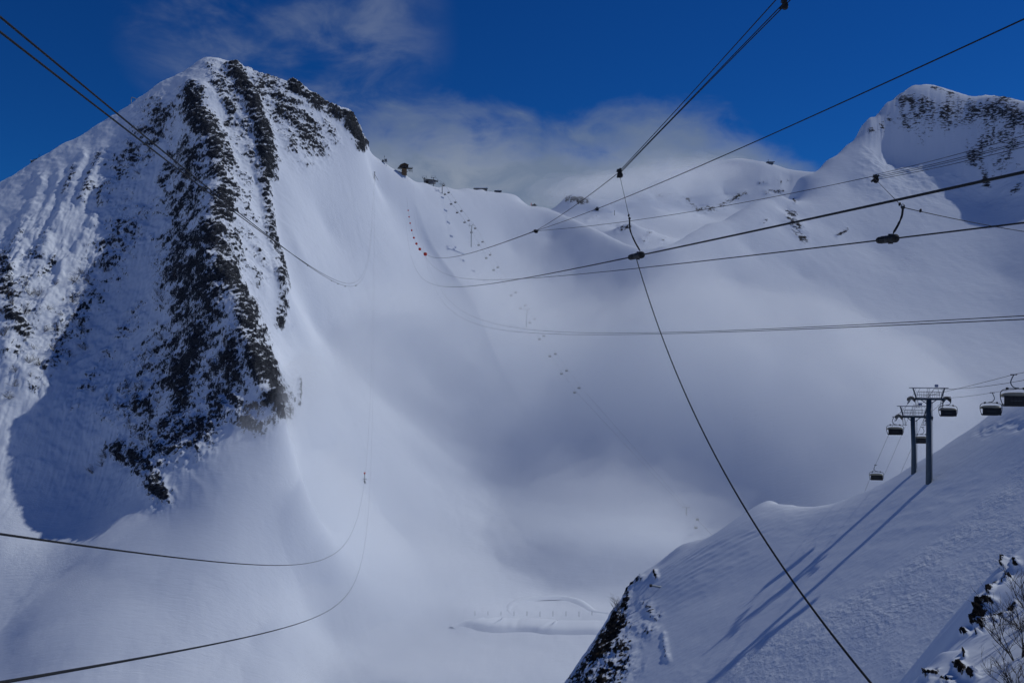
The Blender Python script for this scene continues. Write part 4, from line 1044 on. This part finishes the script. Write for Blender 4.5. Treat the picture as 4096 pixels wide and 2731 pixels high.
# lattice mast that carries the left cables
d_ = 957.0
r_ = empty('lattice_mast', atv(1498, 716, d_)); tag(r_, 'steel lattice mast with slanting strut on the open snow slope', 'mast')
for x_ in (-0.55, 0.55):
    for y_ in (-0.4, 0.4):
        MB().tube([(x_, y_, -2), (x_ * 0.7, y_, 7.2)], 0.09, 5).build('leg', M_DARKMETAL, r_)
for k in range(7):
    s_ = 1 if k % 2 else -1
    MB().tube([(-0.5 * s_, -0.4, k * 1.0), (0.5 * s_, -0.4, k * 1.0 + 1.0)], 0.06, 5).build('lattice_bar', M_DARKMETAL, r_)
MB().tube([(0.4, -0.3, 4.8), (4.2, -1.5, -1.8)], 0.14, 5).build('strut', M_DARKMETAL, r_)
child_box('pulley_head', (0, 0, 7.3), (1.6, 0.8, 0.5), M_DARKMETAL, r_)

# top station shed
d_ = 1050.0
r_ = empty('station_shed', atv(1720, 733, d_), math.radians(-18)); tag(r_, 'dark lift station shed between tower heads on the ridge', 'station')
child_box('wall', (0, 0, 1.3), (12, 6, 4.2), M_WALLGREY, r_)
child_box('door', (-2.5, -3.06, 1.0), (3.6, 0.14, 3.2), M_BLACK, r_)
child_box('window', (2.8, -3.06, 2.0), (2.6, 0.12, 1.3), M_GLASS, r_)
mb = MB(); mb.box((0, 0, 3.9), (14.5, 8, 0.5), Matrix.Rotation(math.radians(9), 3, 'Y')); mb.build('roof', M_DARKMETAL, r_)
MB().tube([(-6.5, -2, -1), (-7.5, -2, 4.6)], 0.2, 5).build('support_post', M_DARKMETAL, r_)

# long lodge and small hut, half buried in drifts
d_ = 1108.0
r_ = empty('ridge_lodge', atv(1922, 771, d_), math.radians(4)); tag(r_, 'long low lodge with snow laden flat roof on the skyline', 'building')
child_box('wall', (0, 0, 1.6), (16.4, 7, 5.6), M_WALLGREY, r_)
child_box('roof', (0, 0, 4.65), (17.6, 8.4, 0.5), M_DARKMETAL, r_)
child_box('roof_snow', (0.2, 0, 4.62 + 0.72), (16.6, 7.8, 0.9), M_SNOWCAP, r_)
for x_ in (-7.0, -5.2, 7.1):
    w_ = child_box('window', (x_, -3.56, 2.4), (1.3, 0.12, 1.4), M_WALLGREY, r_); child_box('pane', (x_, -3.64, 2.4), (1.05, 0.05, 1.15), M_GLASS, w_)
MB().lathe([(6.4, -1.0), (6.2, 1.4), (5.0, 2.6), (3.0, 3.3), (0.6, 3.6)], (-0.3, -4.2, -0.4), (0, 0, 1), 18).build('snow_drift', M_SNOWCAP, r_, True)
MB().tube([(8.2, 0, 5), (8.2, 0, 8.2)], 0.07, 5).build('flue', M_DARKMETAL, r_)
d_ = 1125.0
r_ = empty('ridge_hut', atv(1992, 776, d_)); tag(r_, 'small dark hut with snow on its roof right of the long lodge', 'hut')
child_box('wall', (0, 0, 1.4), (9.0, 5, 4.4), M_WALLGREY, r_)
child_box('roof_edge', (0, 0, 3.75), (9.4, 5.6, 0.34), M_DARKMETAL, r_)
child_box('roof_snow', (0, 0, 4.2), (9.0, 5.3, 0.55), M_SNOWCAP, r_)
child_box('window', (1.6, -2.56, 2.2), (2.6, 0.1, 1.2), M_GLASS, r_)
MB().lathe([(3.2, -1), (2.8, 0.6), (1.6, 1.5), (0.3, 1.8)], (0.2, -2.8, -0.6), (0, 0, 1), 14).build('snow_drift', M_SNOWCAP, r_, True)
for k, px in enumerate((1959.5, 1964.5)):
    o = MB().lathe([(0.22, -0.6), (0.22, 1.5), (0.34, 1.6), (0.30, 2.1), (0.1, 2.3)], atv(px, 771, 1112), (0, 0, 1), 7).build('marker_post', M_DARKMETAL)
    tag(o, ('left', 'right')[k] + ' one of two slim dark posts between the lodge and the hut', 'post', 'posts on the skyline')
# parked piste machine
d_ = 1110.0
r_ = empty('piste_machine', atv(2133, 824, d_), 0.0); tag(r_, 'small dark machine with a red upright parked on the skyline', 'machine')
child_box('track', (0.8, 0, 0.5), (6.4, 2.4, 0.9), M_BLACK, r_)
child_box('body', (1.0, 0, 1.35), (4.6, 2.2, 0.9), M_DARKMETAL, r_)
child_box('cab', (1.6, 0, 2.2), (1.7, 1.9, 1.1), M_GLASS, r_)
child_box('red_upright', (-2.6, 0, 2.0), (0.8, 1.6, 3.4), M_RED, r_)
child_box('blade', (4.6, 0, 0.9), (0.4, 3.0, 1.2), M_DARKMETAL, r_)
child_box('arm', (-1.4, 0, 1.0), (2.4, 0.4, 0.4), M_DARKMETAL, r_)

# hut on the left ridge
d_ = 874.0
r_ = empty('ridge_station', atv(147, 652, d_), math.radians(8)); tag(r_, 'dark lattice based equipment hut on the far left ridge', 'hut')
child_box('base_wall', (0, 0, 0.2), (9.4, 5, 3.4), M_TOWER, r_)
for k in range(5):
    x_ = -4.2 + 2.1 * k
    MB().tube([(x_, -2.6, -1.2), (x_ + 1.05, -2.6, 1.8)], 0.09, 5).build('lattice_bar', M_STEEL, r_); MB().tube([(x_ + 1.05, -2.6, -1.2), (x_, -2.6, 1.8)], 0.09, 5).build('lattice_bar', M_STEEL, r_)
child_box('deck', (0, 0, 2.05), (10.2, 6, 0.3), M_SNOWCAP, r_)
child_box('tall_box', (3.0, 0, 3.7), (2.9, 2.6, 3.0), M_PIPE, r_)
child_box('equipment_box', (0.2, 0, 3.2), (1.8, 2, 2.0), M_DARKMETAL, r_)
child_box('small_box', (-2.2, 0, 2.9), (1.4, 2, 1.4), M_DARKMETAL, r_)
MB().tube([(2.2, 0, 2.1), (2.2, 0, 9.4)], 0.09, 5).build('mast', M_DARKMETAL, r_)
child_box('aerial', (2.2, 0, 7.6), (0.9, 0.2, 0.5), M_DARKMETAL, r_)
# gas exploder pipes
def exploder(p, pts, r, label, foot=True, cap=True):
    q = empty('avalanche_pipe', p); tag(q, label, 'avalanche pipe', 'avalanche blasting pipes')
    MB().tube(catmull(pts, 4), r, 10).build('pipe', M_PIPE, q, True)
    if foot:
        b_ = Vector(pts[0]); MB().box(b_ - Vector((0, 0, r)), (r * 4.6, r * 4.6, r * 4.2)).build('footing', M_DARKMETAL, q)
    if cap:
        e_ = Vector(pts[-1]); MB().lathe([(r * 1.0, -r), (r * 1.45, -r * 0.7), (r * 1.45, r * 0.9), (r * 0.9, r)], e_, Vector(pts[-1]) - Vector(pts[-2]), 12).build('muzzle', M_DARKMETAL, q)
    return q
u_ = 888 / F
exploder(atv(525, 424, 888), [(0, 0, 0), (0, 0, 4.6), (0.1, 0, 7.8), (1.6, 0, 8.3), (6.2, 0, 6.6)], 0.42, 'bent avalanche pipe standing out from the upper left ridge')
exploder(atv(849, 314, 872), [(0, 0, 0.4), (0, 0, 3.6), (0, 0.3, 7.0)], 0.62, 'upright avalanche pipe on rocks just under the left summit', cap=False)
exploder(atv(1060, 342, 895), [(0, 0, 0), (1.8, 0, 0.9), (4.0, 0, 1.6)], 0.30, 'slanting avalanche pipe on the rock rib right of the summit')
exploder(atv(1243, 383, 921), [(-2.6, 0, -0.4), (0, 0, 0.8), (2.2, 0, 2.2)], 0.26, 'small avalanche pipe poking above the right shoulder skyline')
dn = near_d(2640, 2345)
exploder(atv(2652, 2350, dn - 1.5), [(0.3, 0, 0), (-0.8, -0.1, 0.22), (-2.5, -0.2, 0.52)], 0.22, 'pale avalanche pipe lying out over the near rocky nose')
exploder(atv(3550, 455, 1284), [(0, 0, 0), (-0.8, 0, 4.0), (0.2, 0, 7.0)], 0.5, 'small avalanche pipe on the shoulder of the right peak', cap=False)
# summit marks
r_ = empty('summit_cross', atv(848, 243, 905)); tag(r_, 'small summit cross on the left peak', 'cross')
MB().tube([(0, 0, -0.5), (0, 0, 3.4)], 0.16, 5).build('post', M_DARKMETAL, r_); MB().tube([(-0.9, 0, 2.3), (0.9, 0, 2.3)], 0.14, 5).build('crossbar', M_DARKMETAL, r_)
o = MB().lathe([(0.3, -0.8), (0.25, 1.3), (0.42, 1.4), (0.3, 2.1)], atv(866, 243, 905), (0, 0, 1), 7).build('marker_post', M_DARKMETAL); tag(o, 'slim dark post just right of the summit cross', 'post', 'posts on the skyline')
# far hut and pole beyond the pass
hp = ground_hit(2388, 842, 1600, 2600, H_FAR)
r_ = empty('far_hut', hp); tag(r_, 'tiny dark hut on the sunlit slope beyond the pass', 'hut')
child_box('wall', (0, 0, 1.5), (7, 6, 5), M_DARKMETAL, r_); child_box('deck', (0, 0, 4.4), (10, 7, 0.6), M_DARKMETAL, r_); child_box('cabin', (0.5, 0, 6.2), (5, 5, 3.2), M_WALLGREY, r_)
hp = ground_hit(2458, 862, 1600, 2600, H_FAR)
tag(MB().tube([hp, hp + Vector((0, 0, 12))], 0.5, 5).build('snow_pole', M_DARKMETAL), 'thin dark pole on the snow beyond the pass', 'pole')
hp = atv(3082, 655, 2455)
r_ = empty('summit_station', hp); tag(r_, 'tiny station on the far mountain skyline', 'building')
child_box('wall', (0, 0, 1), (14, 8, 6), M_WALLGREY, r_); child_box('roof', (0, 0, 4.4), (22, 9, 1), M_DARKMETAL, r_); MB().tube([(-6, 0, 4), (-6, 0, 12)], 0.5, 5).build('mast', M_DARKMETAL, r_)

# ------------------------------------------------------------------ snow wall and berm of the track on the valley floor
def drape_line(pix_pts, up=0.0):
    out = []
    for px, py in pix_pts:
        p = ground_hit(px, py); out.append(Vector((p.x, p.y, p.z + up)))
    return out
def bank_mesh(name, pts, prof, m, label, cat, jitter=0.35, seed=3):
    """a snow bank: profile (sideways, up) swept along a line on the ground"""
    rng = random.Random(seed)
    line = catmull(pts, 8); n_ = len(prof); mb = MB(); vs_ = []; fs = []
    for i, p in enumerate(line):
        t = (line[min(i + 1, len(line) - 1)] - line[max(i - 1, 0)]); t.z = 0; t.normalize()
        s_ = Vector((t.y, -t.x, 0))
        k = 1 + jitter * rng.uniform(-1, 1)
        fade = min(1.0, i / 6, (len(line) - 1 - i) / 6) * 0.9 + 0.1
        for a, b in prof:
            vs_.append(p + s_ * a + Vector((0, 0, b * fade * (k if b > 0 else 1))))
    for i in range(len(line) - 1):
        for j in range(n_ - 1):
            fs.append((i * n_ + j, i * n_ + j + 1, (i + 1) * n_ + j + 1, (i + 1) * n_ + j))
    mb.add(vs_, fs)
    return tag(mb.build(name, m, None, True), label, cat)
M_BANK = M_BOWL
bank_mesh('snow_wall', drape_line([(1840, 2485), (1900, 2500), (1970, 2515), (2060, 2520), (2130, 2520), (2200, 2528), (2300, 2530), (2420, 2530), (2520, 2530)]), [(9, -2), (5, 0.2), (2.4, 1.9), (0.2, 2.6), (-5, 2.4), (-18, 1.6), (-30, -2)][::-1], M_BANK, 'steep snow wall edging the level ground in the valley fog', 'snow wall', 0.10)
bank_mesh('snow_berm', drape_line([(2060, 2470), (2030, 2440), (2060, 2405), (2140, 2390), (2240, 2386), (2310, 2400), (2350, 2425), (2380, 2445), (2450, 2455), (2520, 2465)]), [(5, -0.6), (2.0, 0.5), (0, 0.9), (-1.6, 0.5), (-4, -0.6)], M_BANK, 'low curved berm of the looping snow track in the valley', 'snow berm', 0.15)
pl = drape_line([(1900 + k * 52, 2462 + (k % 3)) for k in range(10)])
for k, p in enumerate(pl):
    tag(MB().tube([p + Vector((0, 0, -1)), p + Vector((0, 0, 3.0))], 0.10, 5).build('fence_post', M_STEEL), ('leftmost', 'second', 'third', 'fourth', 'fifth', 'sixth', 'seventh', 'eighth', 'ninth', 'rightmost')[k] + ' thin fence post from the left along the valley snow wall', 'post', 'fence posts along the valley wall')

# ------------------------------------------------------------------ bare shrubs
def twig_mesh(seed, height, spread, n_main, n_sub, r0, n_tip=3):
    rng = random.Random(seed); mb = MB()
    def branch(p, d, ln, r, depth):
        pts = [p]; q = p
        nseg = 4
        for i in range(nseg):
            d = (d + Vector((rng.uniform(-1, 1), rng.uniform(-1, 1), rng.uniform(-0.5, 0.8))) * 0.22).normalized()
            q = q + d * (ln / nseg); pts.append(q)
        mb.tube(pts, [r * (1 - 0.17 * i) for i in range(nseg + 1)], 4 if depth < 1 else 3, False)
        if depth < 2:
            for k in range(n_sub if depth == 0 else n_tip):
                i = rng.randint(1, nseg)
                dd = (d + Vector((rng.uniform(-1, 1), rng.uniform(-1, 1), rng.uniform(-0.3, 0.7))) * 0.85).normalized()
                branch(pts[i], dd, ln * rng.uniform(0.4, 0.65), r * 0.55, depth + 1)
    for k in range(n_main):
        a = rng.uniform(0, 2 * math.pi); s_ = rng.uniform(0.1, 1.0) * spread
        branch(Vector((math.cos(a) * 0.15, math.sin(a) * 0.15, -0.2)), Vector((math.cos(a) * s_, math.sin(a) * s_, 1)).normalized(), height * rng.uniform(0.55, 0.95), r0, 0)
    return mb
far_v = []
for s_ in range(4):
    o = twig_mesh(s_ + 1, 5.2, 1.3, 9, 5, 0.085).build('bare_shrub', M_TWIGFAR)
    far_v.append(o)
rng = random.Random(4)
spots = [(110, 1150), (215, 1130), (330, 1080), (370, 1060), (300, 1130), (360, 1120), (340, 1170), (420, 1090), (120, 1185), (150, 1170), (60, 1220), (90, 1250), (200, 1230), (260, 1260), (400, 1200), (310, 1290), (230, 1310), (180, 1330), (250, 1350), (320, 1340), (130, 1390), (110, 1440), (210, 1400), (170, 1450),
         (270, 1420), (330, 1400), (60, 1480), (130, 1500), (50, 1540), (40, 1600), (620, 1300), (640, 1350), (600, 1420), (560, 1480), (500, 1560), (580, 1560), (540, 1620), (620, 1600), (470, 1640), (430, 1600), (380, 1560), (640, 1200), (700, 1100), (660, 1110), (620, 1180), (740, 690), (760, 720), (710, 700), (760, 760),
         (560, 700), (470, 660), (430, 1840), (480, 1830), (560, 1760), (620, 1720), (520, 1700), (680, 1640), (360, 1880), (400, 1860), (30, 1180), (20, 1330), (760, 1280), (720, 1330), (300, 1200), (20, 1260)]
DG = bpy.context.evaluated_depsgraph_get()
peak = bpy.data.objects['rocky_peak']
from mathutils.bvhtree import BVHTree
def surf(obj):
    me = obj.data
    co = np.empty(len(me.vertices) * 3, dtype=np.float32); me.vertices.foreach_get('co', co)
    return co.reshape(-1, 3)
PK = surf(peak)
PKx, PKy = 2048 + F * PK[:, 0] / PK[:, 1], 1365.5 - F * PK[:, 2] / PK[:, 1]
def front_vertex(px, py, r=5.0):
    m = np.where((np.abs(PKx - px) < r) & (np.abs(PKy - py) < r))[0]
    if len(m) == 0: return None
    return Vector(PK[m[np.argmin(PK[m, 1])]])
used_v = set()
for k, (px, py) in enumerate(spots):
    p = front_vertex(px + rng.uniform(-12, 12), py + rng.uniform(-10, 10))
    if p is None: continue
    i = k % 4
    o = far_v[i] if i not in used_v else far_v[i].copy()
    if i in used_v: COL.objects.link(o)
    used_v.add(i)
    o.location = p; o.rotation_euler = (rng.uniform(0.1, 0.5), rng.uniform(-0.3, 0.1), rng.uniform(0, 6.28)); s_ = rng.uniform(0.8, 1.5); o.scale = (s_, s_, s_ * rng.uniform(0.7, 1.0))
    tag(o, 'bare brown shrub on the steep left face of the rocky peak', 'shrub', 'bare shrubs on the left face')
def near_bush(px, py, d, h, sp, n, r0, label, seed, tilt=(0, 0)):
    o = twig_mesh(seed, h, sp, n, 7, r0, 5).build('bare_shrub', M_TWIG)
    o.location = atv(px, py, d); o.rotation_euler = (tilt[0], tilt[1], seed)
    tag(o, label, 'shrub', 'bare shrubs on the near rocks')
near_bush(4075, 2640, 40.0, 3.0, 1.1, 9, 0.030, 'large bare shrub in the bottom right corner', 21)
near_bush(4110, 2420, 46.0, 2.6, 1.2, 8, 0.026, 'bare shrub cut by the right edge above the corner shrub', 22)
near_bush(4060, 2760, 37.0, 1.6, 1.3, 8, 0.022, 'low bare shrub at the very bottom right edge', 23)
near_bush(4130, 2540, 43.0, 2.0, 1.3, 7, 0.024, 'bare shrub leaning out of the right edge', 25)
dn = near_d(2470, 2440)
near_bush(2478, 2440, dn - 1, 3.2, 1.2, 7, 0.032, 'bare shrub on the tip of the near rocky nose', 24, (0, -0.5))
# ------------------------------------------------------------------ the low cloud in the valley and round the far mountain
def fog_mat(name, dens, g=0.0):
    m = bpy.data.materials.new(name); m.use_nodes = True
    nt = m.node_tree; nt.nodes.clear()
    pv = N(nt, 'ShaderNodeVolumePrincipled')
    pv.inputs['Color'].default_value = (0.985, 0.993, 1.0, 1)
    pv.inputs['Anisotropy'].default_value = g
    pv.inputs['Density'].default_value = dens
    out = N(nt, 'ShaderNodeOutputMaterial')
    L(nt, pv.outputs[0], out.inputs['Volume'])
    return m
_ico = {}
def ico(sub):
    if sub not in _ico:
        bm = bmesh.new(); bmesh.ops.create_icosphere(bm, subdivisions=sub, radius=1.0)
        bm.verts.ensure_lookup_table()
        _ico[sub] = (np.array([v.co[:] for v in bm.verts]), [tuple(v.index for v in f.verts) for f in bm.faces]); bm.free()
    return _ico[sub]
def fog_shell(name, c, r, m, seed, label, rough=0.35, sub=5):
    """a closed billow of even density: a lumpy ellipsoid"""
    co, fc = ico(sub)
    k = 1.0 + rough * fbm(co[:, 0] + seed * 7.1, co[:, 1] + seed * 3.3, co[:, 2] * 1.3, 1.25, 3, 0.45)
    me = bpy.data.meshes.new(name)
    me.from_pydata((co * k[:, None] * np.array(r)).tolist(), [], fc)
    me.materials.append(m)
    o = bpy.data.objects.new(name, me); COL.objects.link(o)
    o.location = Vector(c)
    return tag(o, label, 'fog', 'billows of low cloud', 'stuff')
BOWL_FOG = ((2000, 1600, 640, 300, 105), (1420, 1950, 170, 330, 70), (2800, 1600, 520, 300, 90), (1650, 2400, 260, 200, 48), (1750, 2731, 560, 110, 26), (2250, 2400, 420, 130, 9), (2450, 2150, 420, 170, 40), (3400, 1700, 400, 300, 60))
def fog_blanket(dens, frac, lift, m_name, label, blobs=None):
    """cloud lying on the snow of the bowl: a closed sheet between the ground and an uneven top"""
    X, Y = polar(-31, 33, 200, radii_steps(((400, 1000, 4.5),)))
    Z = H_MAIN(X, Y)
    PX, PY = proj(X, Y, Z)
    T = np.zeros_like(X)
    for (cx, cy, sx, sy, h) in (blobs or BOWL_FOG):
        T = np.maximum(T, h * np.exp(-((PX - cx) / sx) ** 2 - ((PY - cy) / sy) ** 2)) * 0.5 + 0.5 * (T + h * np.exp(-((PX - cx) / sx) ** 2 - ((PY - cy) / sy) ** 2))
    zero = np.zeros_like(X)
    wob = 1.05 + 1.4 * fbm(X, Y, zero + lift, 110.0, 3, 0.5) + 0.5 * fbm(X + 20 * lift, Y, zero, 40.0, 3, 0.55)
    T = np.minimum(T, 125) * np.clip(wob, 0.15, 2.0) * frac - 5.0
    edge = np.minimum.reduce([sstep(np.degrees(np.arctan2(X, Y)), -31, -27), sstep(np.degrees(np.arctan2(X, Y)), 33, 29), sstep(np.hypot(X, Y), 400, 420), sstep(np.hypot(X, Y), 1000, 960)])
    T = T * edge - 6.0 * (1 - edge)
    top = Z + np.maximum(T, -6.5); bot = Z - 8.0
    nr, nc = X.shape; n = nr * nc
    co = np.concatenate([np.stack([X, Y, top], -1).reshape(-1, 3), np.stack([X, Y, bot], -1).reshape(-1, 3)])
    idx = np.arange(n).reshape(nr, nc)
    q = np.stack([idx[:-1, :-1], idx[:-1, 1:], idx[1:, 1:], idx[1:, :-1]], -1).reshape(-1, 4)
    rim = np.concatenate([idx[0, :], idx[1:, -1], idx[-1, -2::-1], idx[-2:0:-1, 0]])
    r2 = np.roll(rim, -1)
    side = np.stack([rim, rim + n, r2 + n, r2], -1)
    faces = np.concatenate([q, (q + n)[:, ::-1], side[:, ::-1]])
    me = bpy.data.meshes.new('low_cloud')
    me.from_pydata(co.tolist(), [], faces.tolist())
    bm = bmesh.new(); bm.from_mesh(me); bmesh.ops.recalc_face_normals(bm, faces=bm.faces); bm.to_mesh(me); bm.free()
    me.materials.append(fog_mat(m_name, dens))
    o = bpy.data.objects.new('low_cloud', me); COL.objects.link(o)
    return tag(o, label, 'fog', 'billows of low cloud', 'stuff')
fog_blanket(0.0029, 1.35, 0.0, 'fog_veil', 'thin outer veil of the low cloud filling the snow bowl')
fog_blanket(0.0029, 0.95, 0.3, 'fog_body', 'main body of the low cloud filling the snow bowl')
fog_blanket(0.0040, 1.0, 0.9, 'fog_right', 'low cloud lying against the right hand side of the bowl', ((2750, 1550, 420, 280, 85), (3300, 1600, 400, 300, 75), (2500, 2050, 350, 180, 50)))
fog_blanket(0.0120, 1.0, 1.3, 'fog_left', 'low cloud lapping round the foot of the rock spur', ((1215, 1750, 110, 260, 62), (1020, 2010, 190, 190, 56), (720, 2260, 300, 160, 46), (300, 2520, 360, 160, 34), (1350, 2280, 280, 300, 66), (1050, 2620, 500, 180, 40)))
billows = [((2330, 770, 2090), (120, 80, 42), 0.0045), ((2480, 760, 2150), (150, 80, 52), 0.0040), ((2620, 745, 2230), (150, 80, 60), 0.0040), ((2760, 715, 2330), (150, 90, 60), 0.0040), ((2880, 690, 2390), (120, 70, 52), 0.0035)]
where = ('on the dark crag beyond the pass', 'left on the far mountain', 'before the middle of the far mountain', 'on the far mountain top', 'on the far mountain right shoulder')
part_ = ('outer veil', 'middle layer', 'dense heart')
for i, (c, r, dn) in enumerate(billows):
    for j, s_ in enumerate((1.0, 0.72, 0.45)):
        fog_shell('low_cloud', at(*c), [v * s_ for v in r], fog_mat('fog_%d_%d' % (i, j), dn * (0.5, 0.8, 1.2)[j]), i * 3 + j * 0.15, part_[j] + ' of the low cloud ' + where[i], 0.9)
# small torn puffs along the cloud's edge and in front of the fog bound towers
puffs = [((2745, 2050, 640), (62, 26, 30), 0.009, 'before the fog bound tower'), ((2120, 1265, 850), (56, 26, 30), 0.008, 'before the faint tower on the slope')]
for i, (c, r, dn, w_) in enumerate(puffs):
    for j, s_ in enumerate((1.0, 0.62)):
        fog_shell('low_cloud', at(*c), [v * s_ for v in r], fog_mat('puff_%d_%d' % (i, j), dn * (0.35, 0.65)[j]), i * 2.3 + j * 0.2 + 50, ('thin edge', 'thicker middle')[j] + ' of the cloud puff ' + w_, 1.1)
